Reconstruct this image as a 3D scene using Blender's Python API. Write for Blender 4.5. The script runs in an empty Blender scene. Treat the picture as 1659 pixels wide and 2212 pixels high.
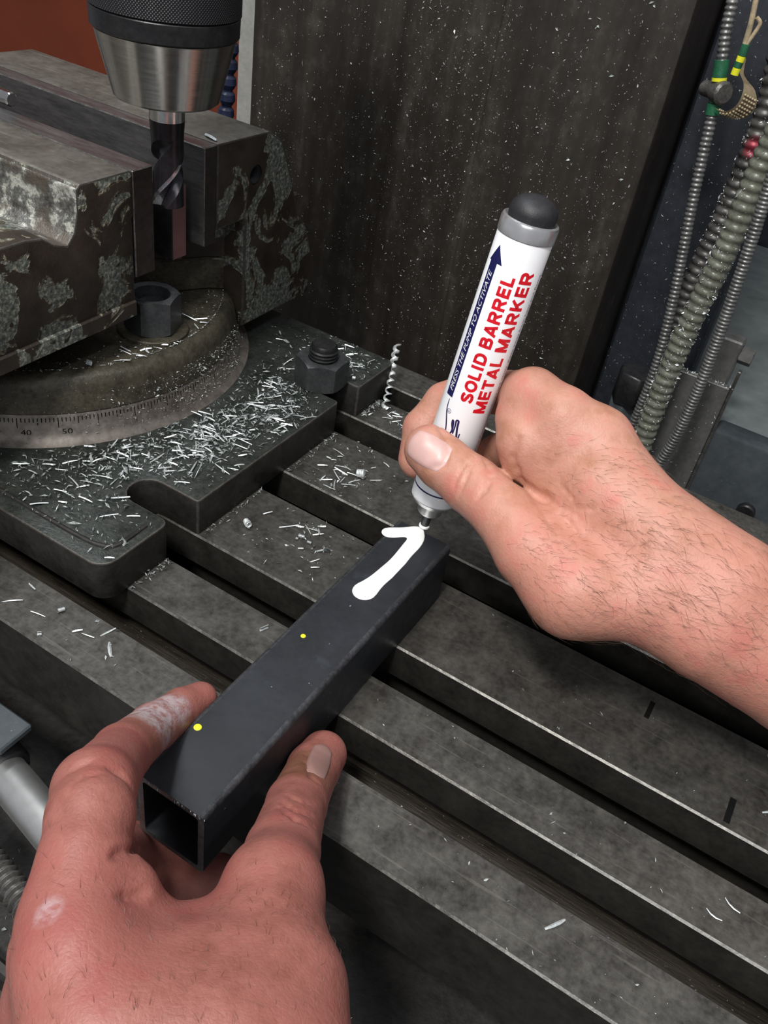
import bpy, bmesh, math, random
import numpy as np
from mathutils import Vector, Matrix

# ------------------------------------------------------------------ camera, world, lights, exposure
SC = bpy.context.scene
COL = SC.collection
MM = 0.001
PI = math.pi

cam_data = bpy.data.cameras.new('camera')
cam_data.sensor_fit = 'VERTICAL'; cam_data.sensor_height = 24.0; cam_data.sensor_width = 18.0
cam_data.lens = 24.0*1875/2212
cam_data.clip_start = 0.01; cam_data.clip_end = 50
cam = bpy.data.objects.new('camera', cam_data); COL.objects.link(cam)
cam.matrix_world = Matrix(((0.84517130, -0.42129288, 0.32893431, 0.0),
                           (0.51591517, 0.48215946, -0.70806341, 0.0),
                           (0.13970328, 0.76813707, 0.62485873, 0.3),
                           (0, 0, 0, 1)))
SC.camera = cam

world = bpy.data.worlds.new('world'); SC.world = world; world.use_nodes = True
world.node_tree.nodes['Background'].inputs[0].default_value = (0.80, 0.84, 0.92, 1)
world.node_tree.nodes['Background'].inputs[1].default_value = 0.27

def area_light(name, loc, target, sx, sy, power, color=(1, 1, 1)):
    d = bpy.data.lights.new(name, 'AREA'); d.shape = 'RECTANGLE'; d.size = sx; d.size_y = sy
    d.energy = power; d.color = color
    o = bpy.data.objects.new(name, d); COL.objects.link(o); o.location = loc
    o.rotation_euler = (Vector(target) - Vector(loc)).to_track_quat('-Z', 'Y').to_euler()
    return o
area_light('work_lamp', (-0.10, -0.42, 1.15), (-0.12, 0.32, 0.0), 0.22, 0.16, 14.5, (1.0, 0.97, 0.93))
area_light('added_strip_light', (-0.75, 0.15, 1.9), (-0.2, 0.3, 0), 1.2, 0.12, 17, (0.93, 0.97, 1.0))  # added unseen overhead strip, for long reflections on the chuck and bright steel
area_light('added_strip_light', (0.9, 0.35, 1.9), (-0.1, 0.4, 0), 1.2, 0.12, 7, (0.93, 0.97, 1.0))  # second added strip, out of view on the right

area_light('added_front_fill', (0.35, -1.5, 1.25), (-0.15, 0.3, 0.05), 1.3, 0.7, 10, (0.95, 0.98, 1.0))  # added soft fill behind the camera, brightens ring, nut and chips
SC.view_settings.view_transform = 'Standard'
SC.view_settings.look = 'None'
SC.view_settings.gamma = 1.0
SC.view_settings.use_curve_mapping = False
SC.view_settings.exposure = 0.0

# ------------------------------------------------------------------ helpers
def tag(o, label=None, cat=None, group=None, kind=None):
    if label: o['label'] = label
    if cat: o['category'] = cat
    if group: o['group'] = group
    if kind: o['kind'] = kind
    return o

def thing(name, label, cat, loc=(0, 0, 0), rz=0.0, group=None):
    o = bpy.data.objects.new(name, None); COL.objects.link(o)
    o.location = loc; o.rotation_euler = (0, 0, rz); o.empty_display_size = 0.01
    return tag(o, label, cat, group)

def smooth(me, ang=None):
    me.polygons.foreach_set('use_smooth', [True]*len(me.polygons))
    if ang is not None:
        bm = bmesh.new(); bm.from_mesh(me)
        for e in bm.edges:
            if len(e.link_faces) == 2 and e.calc_face_angle(0) > ang: e.smooth = False
        bm.to_mesh(me); bm.free()

def obj(name, bm, mats, parent=None, sm=0.6):
    """link a bmesh as ONE mesh object (coordinates local to its parent)"""
    me = bpy.data.meshes.new(name)
    bmesh.ops.recalc_face_normals(bm, faces=bm.faces)
    bm.to_mesh(me); bm.free()
    for m in (mats if isinstance(mats, (list, tuple)) else [mats]): me.materials.append(m)
    if sm is not None: smooth(me, sm)
    o = bpy.data.objects.new(name, me); COL.objects.link(o)
    if parent is not None: o.parent = parent
    return o

def new(): return bmesh.new()

def bevel_all(bm, w, seg=1, ang=0.5, mat=0):
    ed = [e for e in bm.edges if len(e.link_faces) == 2 and e.calc_face_angle(0) > ang]
    if not ed: return
    r = bmesh.ops.bevel(bm, geom=ed, offset=w, segments=seg, profile=0.5, affect='EDGES', clamp_overlap=True)
    for f in r['faces']: f.material_index = mat

def add_box(bm, lo, hi, bev=0.0, seg=1, rot=None, mat=0):
    b = new()
    bmesh.ops.create_cube(b, size=1)
    c = [(a + d)/2 for a, d in zip(lo, hi)]; s = [d - a for a, d in zip(lo, hi)]
    for v in b.verts: v.co = Vector((v.co.x*s[0], v.co.y*s[1], v.co.z*s[2]))
    if bev: bevel_all(b, bev, seg, mat=mat)
    if rot is not None:
        for v in b.verts: v.co = rot @ v.co
    for v in b.verts: v.co += Vector(c)
    merge(bm, b)

def merge(bm, b):
    me = bpy.data.meshes.new('tmp'); b.to_mesh(me); b.free(); bm.from_mesh(me); bpy.data.meshes.remove(me)

def add_prism(bm, poly, a, b, axis='z', bev=0.0, seg=1, mat=0):
    """extrude a polygon: axis z: (x,y) points between z=a..b; axis x: (y,z) points between x=a..b; axis y: (x,z) points"""
    t = new()
    def P(u, v, w): return {'z': (u, v, w), 'x': (w, u, v), 'y': (u, w, v)}[axis]
    lo = [t.verts.new(P(u, v, a)) for u, v in poly]; hi = [t.verts.new(P(u, v, b)) for u, v in poly]
    n = len(poly)
    t.faces.new(lo[::-1]); t.faces.new(hi)
    for i in range(n): t.faces.new((lo[i], lo[(i+1) % n], hi[(i+1) % n], hi[i]))
    bmesh.ops.recalc_face_normals(t, faces=t.faces)
    if bev: bevel_all(t, bev, seg, mat=mat)
    merge(bm, t)

def frame(d):
    d = Vector(d).normalized(); u = d.orthogonal().normalized(); return u, d.cross(u)

def add_lathe(bm, prof, o, d, n=32, u=None, mat=0, caps=True):
    """revolve (s, r) pairs about the axis d through o"""
    o = Vector(o); d = Vector(d).normalized()
    if u is None: u, v = frame(d)
    else: u = Vector(u); u = (u - d*u.dot(d)).normalized(); v = d.cross(u)
    rings = []
    for s, r in prof:
        rings.append([bm.verts.new(o + d*s + (u*math.cos(2*PI*k/n) + v*math.sin(2*PI*k/n))*r) for k in range(n)])
    for A, B in zip(rings[:-1], rings[1:]):
        for k in range(n):
            f = bm.faces.new((A[k], A[(k+1) % n], B[(k+1) % n], B[k])); f.material_index = mat
    if caps:
        for ring in (rings[0][::-1], rings[-1]):
            f = bm.faces.new(ring); f.material_index = mat

def catmull(pts, n):
    pts = [Vector(p) for p in pts]; P = [pts[0]*2 - pts[1]] + pts + [pts[-1]*2 - pts[-2]]
    out = []
    for i in range(1, len(P) - 2):
        for k in range(n):
            t = k/n; a, b, c, d = P[i-1], P[i], P[i+1], P[i+2]
            out.append(0.5*((2*b) + (c - a)*t + (2*a - 5*b + 4*c - d)*t*t + (3*b - a - 3*c + d)*t**3))
    out.append(pts[-1].copy()); return out

def resample(pts, step):
    out = [pts[0].copy()]; acc = 0.0
    for a, b in zip(pts[:-1], pts[1:]):
        L = (b - a).length; s = step - acc
        while s <= L:
            out.append(a + (b - a)*(s/L)); s += step
        acc = (acc + L) % step if L else acc
    return out

def add_tube(bm, pts, rad, n=10, mat=0, flat=None):
    """sweep a ring along the points; rad a number or a function of the arc length"""
    pts = [Vector(p) for p in pts]; s = 0.0; prev = None; u = None; rings = []
    for i, p in enumerate(pts):
        d = (pts[min(i+1, len(pts)-1)] - pts[max(i-1, 0)]).normalized()
        if u is None: u = d.orthogonal().normalized()
        u = (u - d*u.dot(d)).normalized(); v = d.cross(u)
        if prev is not None: s += (p - prev).length
        prev = p
        r = rad(s) if callable(rad) else rad
        rings.append([bm.verts.new(p + (u*math.cos(2*PI*k/n) + v*math.sin(2*PI*k/n)*(flat or 1))*r) for k in range(n)])
    for A, B in zip(rings[:-1], rings[1:]):
        for k in range(n):
            f = bm.faces.new((A[k], A[(k+1) % n], B[(k+1) % n], B[k])); f.material_index = mat
    bm.faces.new(rings[0][::-1]).material_index = mat; bm.faces.new(rings[-1]).material_index = mat

def hexagon(cx, cy, af, ang):
    R = af/2/math.cos(PI/6)
    return [(cx + R*math.cos(ang + PI/6 + k*PI/3), cy + R*math.sin(ang + PI/6 + k*PI/3)) for k in range(6)]

def hex_nut_bm(af, h, hole, ang):
    """a nut with chamfered corners and a bore, standing on z=0"""
    bm = new(); n = 48
    def rad(t):
        a = (t - ang + PI/6) % (PI/3) - PI/6
        return af/2/math.cos(a)
    c = af/2*1.02; ch = (af/2/math.cos(PI/6) - c)*0.6
    rings = []
    for kind in ('hb', 'b', 't', 'ht', 'hi', 'hib'):
        ring = []
        for k in range(n):
            t = 2*PI*k/n + ang; R = rad(t)
            drop = max(0, R - c)*0.6
            if kind == 'b': r, z = R, drop
            elif kind == 't': r, z = R, h - drop
            elif kind == 'hb': r, z = min(R, c*0.985), 0
            elif kind == 'ht': r, z = min(R, c*0.985), h
            elif kind == 'hi': r, z = hole, h - 0.0004
            else: r, z = hole, 0
            ring.append(bm.verts.new((r*math.cos(t), r*math.sin(t), z)))
        rings.append(ring)
    rings.append(rings[0])
    for A, B in zip(rings[:-1], rings[1:]):
        for k in range(n): bm.faces.new((A[k], A[(k+1) % n], B[(k+1) % n], B[k]))
    return bm

def thread_profile(L, r, pitch, depth, s0=0.0):
    out = [(s0, r - depth)]; s = s0
    while s + pitch <= s0 + L:
        out += [(s + pitch*0.15, r - depth), (s + pitch*0.45, r), (s + pitch*0.6, r), (s + pitch*0.9, r - depth)]; s += pitch
    out.append((s0 + L, r - depth)); return out

# ------------------------------------------------------------------ materials (all procedural)
class NT:
    def __init__(self, name):
        self.m = bpy.data.materials.new(name); self.m.use_nodes = True
        self.t = self.m.node_tree; self.b = self.t.nodes['Principled BSDF']
        self.co = self.t.nodes.new('ShaderNodeTexCoord').outputs['Object']
    def n(self, typ, **kw):
        o = self.t.nodes.new(typ)
        for k, v in kw.items():
            if k.startswith('i_'): self.set(o.inputs[k[2:].replace('_', ' ')], v)
            else: setattr(o, k, v)
        return o
    def set(self, sock, v):
        if isinstance(v, bpy.types.NodeSocket): self.t.links.new(v, sock)
        else: sock.default_value = v
    def scale(self, sx, sy, sz):
        o = self.n('ShaderNodeMapping'); self.set(o.inputs['Vector'], self.co); o.inputs['Scale'].default_value = (sx, sy, sz)
        return o.outputs[0]
    def noise(self, s, detail=4, rough=0.55, vec=None, dist=0.0):
        return self.n('ShaderNodeTexNoise', i_Vector=vec or self.co, i_Scale=s, i_Detail=detail, i_Roughness=rough, i_Distortion=dist).outputs[0]
    def voro(self, s, vec=None, feature='F1', out=0):
        return self.n('ShaderNodeTexVoronoi', feature=feature, i_Vector=vec or self.co, i_Scale=s).outputs[out]
    def ramp(self, fac, stops, interp='LINEAR'):
        o = self.n('ShaderNodeValToRGB'); self.set(o.inputs[0], fac); r = o.color_ramp; r.interpolation = interp
        while len(r.elements) < len(stops): r.elements.new(0.5)
        for e, (p, c) in zip(r.elements, stops):
            e.position = p; e.color = (c, c, c, 1) if isinstance(c, (int, float)) else (*c, 1)
        return o.outputs[0]
    def mix(self, fac, a, b, mode='MIX'):
        o = self.n('ShaderNodeMix', data_type='RGBA', blend_type=mode)
        self.set(o.inputs[0], fac)
        for i, v in ((6, a), (7, b)):
            if isinstance(v, tuple): v = (*v, 1) if len(v) == 3 else v
            self.set(o.inputs[i], v)
        return o.outputs[2]
    def math(self, op, a, b=0.0, clamp=False):
        o = self.n('ShaderNodeMath', operation=op, use_clamp=clamp); self.set(o.inputs[0], a); self.set(o.inputs[1], b); return o.outputs[0]
    def bump(self, h, strength=0.3, dist=0.001, normal=None):
        o = self.n('ShaderNodeBump', i_Height=h, i_Strength=strength, i_Distance=dist)
        if normal: self.set(o.inputs['Normal'], normal)
        return o.outputs[0]
    def out(self, color=None, rough=None, metal=None, normal=None, **kw):
        for k, v in (('Base Color', color), ('Roughness', rough), ('Metallic', metal), ('Normal', normal)):
            if v is None: continue
            if isinstance(v, tuple): v = (*v, 1) if len(v) == 3 else v
            self.set(self.b.inputs[k], v)
        for k, v in kw.items(): self.set(self.b.inputs[k.replace('_', ' ')], v)
        return self.m

def steel(name, dark, light, sc=60, rough=(0.35, 0.6), metal=0.6, bump=0.15, stretch=(1, 1, 1), speck=0.0, spec_c=(0.5, 0.5, 0.47), scratch=0.0):
    t = NT(name); v = t.scale(*stretch)
    a = t.noise(sc, 6, 0.65, v); b = t.noise(sc*5, 3, 0.6, v)
    f = t.math('ADD', t.math('MULTIPLY', a, 0.55), t.math('MULTIPLY', b, 0.45))
    c = t.ramp(f, [(0.33, dark), (0.66, light)])
    if speck:
        s = t.ramp(t.noise(sc*14, 2, 0.5), [(0.74 - speck*0.1, 0.0), (0.78, 1.0)])
        c = t.mix(s, c, spec_c)
    if scratch:
        w = t.ramp(t.noise(40, 2, 0.5, t.scale(0.6, 14, 8)), [(0.62, 0.0), (0.72, scratch)])
        c = t.mix(w, c, tuple(min(1, q*1.6 + 0.02) for q in light))
    r = t.ramp(a, [(0.3, rough[0]), (0.7, rough[1])])
    return t.out(c, r, metal, t.bump(b, bump, 0.0006))

def plain(name, c, rough=0.5, metal=0.0, var=0.15, sc=80, bump=0.0, **kw):
    t = NT(name); a = t.noise(sc, 4)
    col = t.ramp(a, [(0.3, tuple(q*(1 - var) for q in c)), (0.7, tuple(min(1, q*(1 + var)) for q in c))])
    return t.out(col, rough, metal, t.bump(t.noise(sc*6, 2), bump, 0.0004) if bump else None, **kw)

M = {}
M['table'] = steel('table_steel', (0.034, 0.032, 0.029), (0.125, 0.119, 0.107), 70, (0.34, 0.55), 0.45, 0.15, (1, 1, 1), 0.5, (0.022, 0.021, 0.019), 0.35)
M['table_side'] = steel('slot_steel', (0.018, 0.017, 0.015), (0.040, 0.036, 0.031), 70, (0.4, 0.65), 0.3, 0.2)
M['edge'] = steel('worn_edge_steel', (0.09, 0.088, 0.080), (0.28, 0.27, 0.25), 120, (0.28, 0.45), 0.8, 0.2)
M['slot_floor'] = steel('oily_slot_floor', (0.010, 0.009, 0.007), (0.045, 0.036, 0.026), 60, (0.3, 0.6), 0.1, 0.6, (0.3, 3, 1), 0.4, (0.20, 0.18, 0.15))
M['base'] = steel('vise_base_iron', (0.012, 0.015, 0.013), (0.052, 0.057, 0.050), 90, (0.3, 0.6), 0.3, 0.5, (1, 1, 1), 0.35, (0.16, 0.17, 0.16))
M['base_side'] = steel('vise_base_side', (0.012, 0.011, 0.010), (0.034, 0.031, 0.028), 60, (0.45, 0.7), 0.25, 0.4)
M['dark_edge'] = steel('dull_edge_iron', (0.05, 0.045, 0.04), (0.12, 0.11, 0.10), 150, (0.4, 0.6), 0.5, 0.3)
M['disc'] = steel('turntable_iron', (0.024, 0.021, 0.014), (0.090, 0.080, 0.056), 80, (0.35, 0.6), 0.3, 0.5, (1, 1, 1), 0.5, (0.30, 0.27, 0.18))
M['ring'] = steel('graduated_ring', (0.07, 0.060, 0.052), (0.22, 0.195, 0.17), 50, (0.4, 0.6), 0.45, 0.25, (1, 1, 1), 0.35, (0.03, 0.025, 0.02))
M['vise_top'] = steel('vise_ground_top', (0.085, 0.078, 0.066), (0.17, 0.158, 0.135), 50, (0.38, 0.6), 0.45, 0.15, (1, 1, 1), 0.0, (0, 0, 0), 0.5)
M['jaw_plate'] = steel('jaw_plate_steel', (0.16, 0.155, 0.16), (0.30, 0.29, 0.29), 40, (0.22, 0.42), 0.8, 0.08, (1, 6, 6))
M['jaw_end'] = steel('jaw_plate_end', (0.022, 0.017, 0.015), (0.045, 0.036, 0.032), 70, (0.4, 0.6), 0.3, 0.2)
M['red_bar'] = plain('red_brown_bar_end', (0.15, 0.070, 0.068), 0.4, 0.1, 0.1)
M['black_steel'] = steel('black_oxide', (0.010, 0.010, 0.011), (0.026, 0.026, 0.028), 90, (0.3, 0.5), 0.3, 0.15)
M['nut'] = steel('nut_steel', (0.045, 0.048, 0.050), (0.095, 0.10, 0.103), 120, (0.28, 0.45), 0.55, 0.12)
M['bright'] = steel('bright_steel', (0.55, 0.55, 0.54), (0.80, 0.80, 0.78), 90, (0.12, 0.26), 1.0, 0.03)
M['chuck'] = steel('ground_chuck_steel', (0.50, 0.49, 0.47), (0.68, 0.67, 0.64), 60, (0.16, 0.24), 1.0, 0.03, (1, 1, 12))
M['chip'] = plain('chip_steel', (0.74, 0.79, 0.79), 0.34, 0.45, 0.3, 500)
M['brushed'] = plain('brushed_shaft_steel', (0.85, 0.85, 0.84), 0.38, 0.95, 0.06, 200)
M['dust'] = plain('steel_fines', (0.40, 0.43, 0.42), 0.45, 0.4, 0.5, 700)
M['carbide'] = steel('coated_carbide', (0.016, 0.014, 0.018), (0.035, 0.032, 0.038), 90, (0.18, 0.3), 0.6, 0.05)
M['cut_face'] = steel('cutter_face', (0.35, 0.35, 0.38), (0.75, 0.75, 0.80), 160, (0.18, 0.35), 1.0, 0.1)
M['rubber'] = plain('black_rubber', (0.018, 0.018, 0.021), 0.55, 0.0, 0.3, 300, 0.2)
M['white'] = plain('white_barrel', (0.90, 0.91, 0.93), 0.28, 0.0, 0.01, 30, Coat_Weight=0.3, Coat_Roughness=0.1)
M['red_print'] = plain('red_print', (0.72, 0.008, 0.022), 0.4, 0, 0.03)
M['navy'] = plain('navy_print', (0.012, 0.012, 0.085), 0.4, 0, 0.05)
M['grey_print'] = plain('grey_print', (0.30, 0.30, 0.40), 0.5, 0, 0.05)
M['paint'] = plain('wet_white_paint', (0.93, 0.93, 0.92), 0.35, 0, 0.01, 40)
M['yellow'] = plain('yellow_paint', (0.72, 0.70, 0.02), 0.5, 0, 0.05)
M['green'] = plain('green_tape', (0.012, 0.10, 0.045), 0.5, 0, 0.35, 200, 0.4)
M['ink'] = plain('black_ink', (0.006, 0.006, 0.006), 0.7, 0, 0.1, 80, 0.0, Specular_IOR_Level=0.1)
M['cream'] = plain('dirty_plastic', (0.34, 0.27, 0.17), 0.6, 0, 0.35, 160, 0.3)
M['hose_grey'] = steel('conduit_steel', (0.10, 0.10, 0.10), (0.26, 0.26, 0.25), 160, (0.3, 0.5), 0.6, 0.2)
M['hose_dark'] = steel('dark_conduit', (0.045, 0.043, 0.04), (0.15, 0.145, 0.135), 130, (0.3, 0.5), 0.4, 0.3, (1, 1, 1), 0.4, (0.5, 0.5, 0.48))
M['hose_green'] = steel('oily_grey_green_hose', (0.085, 0.088, 0.066), (0.21, 0.215, 0.17), 80, (0.22, 0.42), 0.1, 0.3, (1, 1, 1), 0.5, (0.6, 0.6, 0.56))
M['machine_blue'] = steel('machine_blue_grey_paint', (0.036, 0.044, 0.050), (0.060, 0.070, 0.077), 40, (0.4, 0.55), 0.0, 0.1, (1, 1, 1), 0.3, (0.2, 0.21, 0.22))
M['machine_navy'] = steel('machine_navy_paint', (0.010, 0.012, 0.017), (0.026, 0.031, 0.042), 30, (0.45, 0.6), 0.0, 0.2, (1, 1, 1), 0.4, (0.16, 0.18, 0.20))
M['machine_light'] = steel('machine_light_paint', (0.11, 0.125, 0.125), (0.165, 0.185, 0.185), 20, (0.35, 0.5), 0.0, 0.05)
M['grey_plate'] = steel('grey_bracket_steel', (0.10, 0.098, 0.092), (0.17, 0.168, 0.16), 60, (0.4, 0.55), 0.4, 0.1, (1, 1, 1), 0.2, (0.5, 0.5, 0.5))
M['sheet'] = steel('grey_sheet_metal', (0.36, 0.36, 0.33), (0.50, 0.49, 0.46), 60, (0.5, 0.6), 0.3, 0.1)
M['blue_plastic'] = plain('dark_blue_plastic', (0.012, 0.018, 0.045), 0.35, 0, 0.4, 120)
M['red_wall'] = plain('rust_red_wall', (0.33, 0.066, 0.026), 0.8, 0, 0.12, 6)

def tube_black():
    t = NT('mill_scale_black'); a = t.noise(30, 5); b = t.noise(300, 3)
    c = t.ramp(a, [(0.3, (0.015, 0.017, 0.021)), (0.7, (0.026, 0.029, 0.035))])
    s = t.ramp(t.noise(420, 1, 0.4), [(0.80, 0.0), (0.83, 1.0)])
    c = t.mix(s, c, (0.22, 0.24, 0.26))
    w = t.ramp(t.noise(55, 5, 0.7), [(0.62, 0.0), (0.75, 0.5)])
    c = t.mix(w, c, (0.05, 0.06, 0.072))
    return t.out(c, t.ramp(b, [(0.3, 0.40), (0.7, 0.56)]), 0.15, t.bump(b, 0.06, 0.0004))
M['tube'] = tube_black()
M['tube_edge'] = steel('rubbed_tube_edge', (0.020, 0.021, 0.025), (0.075, 0.079, 0.086), 130, (0.35, 0.5), 0.3, 0.2)
M['cut_end'] = steel('sawn_tube_end', (0.06, 0.06, 0.06), (0.24, 0.24, 0.24), 200, (0.3, 0.5), 0.7, 0.4)

def patina(name, cover=0.0):
    """dark brown casting whose grey-green paint has flaked off in islands with pale rims"""
    t = NT(name)
    n = t.noise(36, 5, 0.55, None, 0.9); h = t.noise(420, 4, 0.75); pit = t.noise(95, 2)
    isl = t.ramp(n, [(0.530 - cover, 0.0), (0.540 - cover, 1.0)])
    rim = t.ramp(n, [(0.517 - cover, 0.0), (0.532 - cover, 1.0), (0.535 - cover, 1.0), (0.549 - cover, 0.0)])
    holes = t.ramp(pit, [(0.30, 1.0), (0.335, 0.0)])
    isl2 = t.math('MULTIPLY', isl, t.math('SUBTRACT', 1.0, holes), True)
    brown = t.ramp(t.noise(60, 5), [(0.3, (0.022, 0.016, 0.012)), (0.7, (0.055, 0.043, 0.034))])
    grey = t.ramp(h, [(0.38, (0.050, 0.056, 0.048)), (0.52, (0.125, 0.135, 0.115)), (0.64, (0.34, 0.35, 0.30))])
    c = t.mix(isl2, brown, grey)
    c = t.mix(t.math('MULTIPLY', rim, t.ramp(h, [(0.42, 0.0), (0.62, 0.8)])), c, (0.36, 0.32, 0.22))
    hh = t.math('ADD', t.math('MULTIPLY', isl2, -0.8), t.math('MULTIPLY', h, 0.35))
    return t.out(c, t.mix(isl2, (0.42, 0.42, 0.42), (0.55, 0.55, 0.55)), 0.2, t.bump(hh, 0.6, 0.0012))
M['patina'] = patina('flaked_casting')
M['patina_heavy'] = patina('heavily_flaked_casting', 0.10)
def corroded():
    t = NT('corroded_shoulder'); h = t.noise(110, 6, 0.75); n = t.noise(38, 4)
    c = t.ramp(h, [(0.36, (0.04, 0.035, 0.03)), (0.5, (0.14, 0.14, 0.13)), (0.58, (0.50, 0.50, 0.44)), (0.66, (0.24, 0.24, 0.22))])
    c = t.mix(t.ramp(n, [(0.42, 1.0), (0.5, 0.0)]), c, (0.09, 0.075, 0.06))
    return t.out(c, 0.38, 0.35, t.bump(h, 0.9, 0.0015))
M['corroded'] = corroded()

def column_mat():
    t = NT('oily_column_face')
    s = t.noise(9, 5, 0.6, t.scale(4.5, 1, 0.35)); f = t.noise(90, 5, 0.7, t.scale(1.1, 1, 0.8)); big = t.noise(5, 3)
    c = t.ramp(t.math('ADD', t.math('MULTIPLY', s, 0.75), t.math('MULTIPLY', big, 0.25)), [(0.36, (0.017, 0.0135, 0.011)), (0.56, (0.038, 0.031, 0.025)), (0.70, (0.075, 0.065, 0.054))])
    g = t.math('MULTIPLY', t.ramp(f, [(0.50, 0.0), (0.68, 1.0)]), t.ramp(s, [(0.42, 0.05), (0.62, 0.8)]))
    c = t.mix(t.math('MULTIPLY', g, 0.30), c, (0.17, 0.16, 0.14))
    return t.out(c, t.ramp(f, [(0.3, 0.38), (0.7, 0.6)]), 0.25, t.bump(f, 0.12, 0.001))
M['column'] = column_mat()

def knurl():
    t = NT('knurled_grip')
    tc = t.n('ShaderNodeTexCoord'); uv = t.n('ShaderNodeSeparateXYZ'); t.set(uv.inputs[0], tc.outputs['UV'])
    def saw(v, s): return t.math('PINGPONG', t.math('MULTIPLY', v, s), 0.5)
    a = saw(t.math('ADD', uv.outputs[0], t.math('MULTIPLY', uv.outputs[1], 0.16)), 150)
    b = saw(t.math('SUBTRACT', uv.outputs[0], t.math('MULTIPLY', uv.outputs[1], 0.16)), 150)
    h = t.math('MULTIPLY', a, b)
    return t.out(t.ramp(h, [(0.0, (0.012, 0.012, 0.014)), (0.2, (0.055, 0.055, 0.060))]), 0.45, 0.3, t.bump(h, 0.9, 0.0015))
M['knurl'] = knurl()

def skin(name, base, red, deep):
    t = NT(name)
    big = t.noise(32, 4, 0.6); mid = t.noise(120, 5, 0.65); fine = t.noise(700, 3, 0.6)
    cells = t.voro(650, None, 'DISTANCE_TO_EDGE')
    c = t.ramp(t.math('ADD', t.math('MULTIPLY', big, 0.55), t.math('MULTIPLY', mid, 0.45)), [(0.38, deep), (0.50, base), (0.62, red)])
    pore = t.ramp(fine, [(0.36, 0.55), (0.5, 0.0)])
    c = t.mix(t.math('MULTIPLY', pore, 0.35), c, deep)
    at = t.n('ShaderNodeAttribute', attribute_name='tint'); sep = t.n('ShaderNodeSeparateColor'); t.set(sep.inputs[0], at.outputs['Color'])
    c = t.mix(t.math('MULTIPLY', sep.outputs[0], 0.55), c, red)                      # flushed skin; on the left hand, painted-in shade
    flake = t.ramp(t.noise(260, 5, 0.7), [(0.38, 0.15), (0.56, 1.0)])
    c = t.mix(t.math('MULTIPLY', sep.outputs[1], flake), c, (0.50, 0.42, 0.44))      # chalky dry patch
    c = t.mix(t.math('MULTIPLY', sep.outputs[2], t.ramp(mid, [(0.3, 0.35), (0.6, 0.9)])), c, (0.12, 0.062, 0.025))   # grime
    w = t.noise(260, 5, 0.75, None, 0.15)
    h = t.math('ADD', t.math('MULTIPLY', w, 0.8), t.math('ADD', t.math('MULTIPLY', t.ramp(cells, [(0.0, 0.0), (0.25, 1.0)]), 0.10), t.math('MULTIPLY', fine, 0.25)))
    m = t.out(c, t.ramp(mid, [(0.3, 0.44), (0.7, 0.58)]), 0.0, t.bump(h, 0.34, 0.0010), Subsurface_Weight=0.16, Subsurface_Scale=0.004)
    t.b.inputs['Subsurface Radius'].default_value = (1.0, 0.35, 0.2)
    return m
M['skin_right'] = skin('skin_lit', (0.52, 0.255, 0.185), (0.54, 0.195, 0.150), (0.42, 0.190, 0.120))  # lighter copy of the same person's skin, for the better lit hand
M['skin_left'] = skin('skin_shaded', (0.32, 0.120, 0.097), (0.305, 0.090, 0.076), (0.255, 0.090, 0.070))  # pinkish skin, darkened in its colour for the shade over the left hand
M['nail'] = plain('fingernail', (0.60, 0.37, 0.335), 0.40, 0, 0.1, 90, Subsurface_Weight=0.1, Subsurface_Scale=0.002)
M['nail_dull'] = plain('grimy_fingernail', (0.30, 0.17, 0.15), 0.35, 0, 0.15, 90)
M['hair'] = plain('dark_body_hair', (0.10, 0.050, 0.032), 0.5, 0, 0.3, 400)

# ------------------------------------------------------------------ the milling table: one casting with five T-slots
tbl = thing('milling_table', 'long dark steel milling table with T-slots running across the picture', 'table', (-0.2, 0.32, 0))
def tl(x, y, z): return (x + 0.2, y - 0.32, z)
STRIPS = [(161.5, 188.8), (210.3, 237.3), (259.2, 312.0), (333.0, 387.0), (408.0, 438.5), (457.8, 486.5)]
poly = []; marks = []
CH = 0.85
def pt(y, z, m=0): poly.append((y*MM - 0.32, z*MM)); marks.append(m)
y0 = STRIPS[0][0]
pt(y0 + 24, -85); pt(y0 + 24, -46); pt(y0, -45)
for i, (a, b) in enumerate(STRIPS):
    if i:                                             # far wall of the slot in front of this strip
        pt(a + 8, dp); pt(a + 8, -20); pt(a, -19.5)
    pt(a, -CH, 1); pt(a + CH, 0)                      # worn front edge
    pt(b - CH*0.5, 0, 1); pt(b, -CH*0.5)
    if i < len(STRIPS) - 1:
        pt(b, -20); pt(b - 8, -20); dp = -34 if i == 0 else -52; pt(b - 8, dp)
pt(STRIPS[-1][1], -85)
bm = new(); X0, X1 = -0.75, 0.95
lo = [bm.verts.new((X0, u, v)) for u, v in poly]; hi = [bm.verts.new((X1, u, v)) for u, v in poly]
bm.faces.new(lo); bm.faces.new(hi[::-1])
for i in range(len(poly)):
    j = (i + 1) % len(poly)
    f = bm.faces.new((lo[j], lo[i], hi[i], hi[j]))
    u = poly[i]; v = poly[j]
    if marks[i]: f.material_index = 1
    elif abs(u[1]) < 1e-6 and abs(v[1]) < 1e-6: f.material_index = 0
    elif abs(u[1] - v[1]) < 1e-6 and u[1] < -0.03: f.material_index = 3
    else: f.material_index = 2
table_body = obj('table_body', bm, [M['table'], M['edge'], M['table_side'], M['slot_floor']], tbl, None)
for (x, ya, yb, w) in ((10.2, 294.0, 305.0, 2.3), (55.0, 262.5, 276.0, 2.6)):      # black felt-tip ticks on the wide strip
    b = new(); add_box(b, tl((x - w/2)*MM, ya*MM, 0), tl((x + w/2)*MM, yb*MM, 0.00025)); obj('tick_mark', b, M['ink'], tbl, None)

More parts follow.
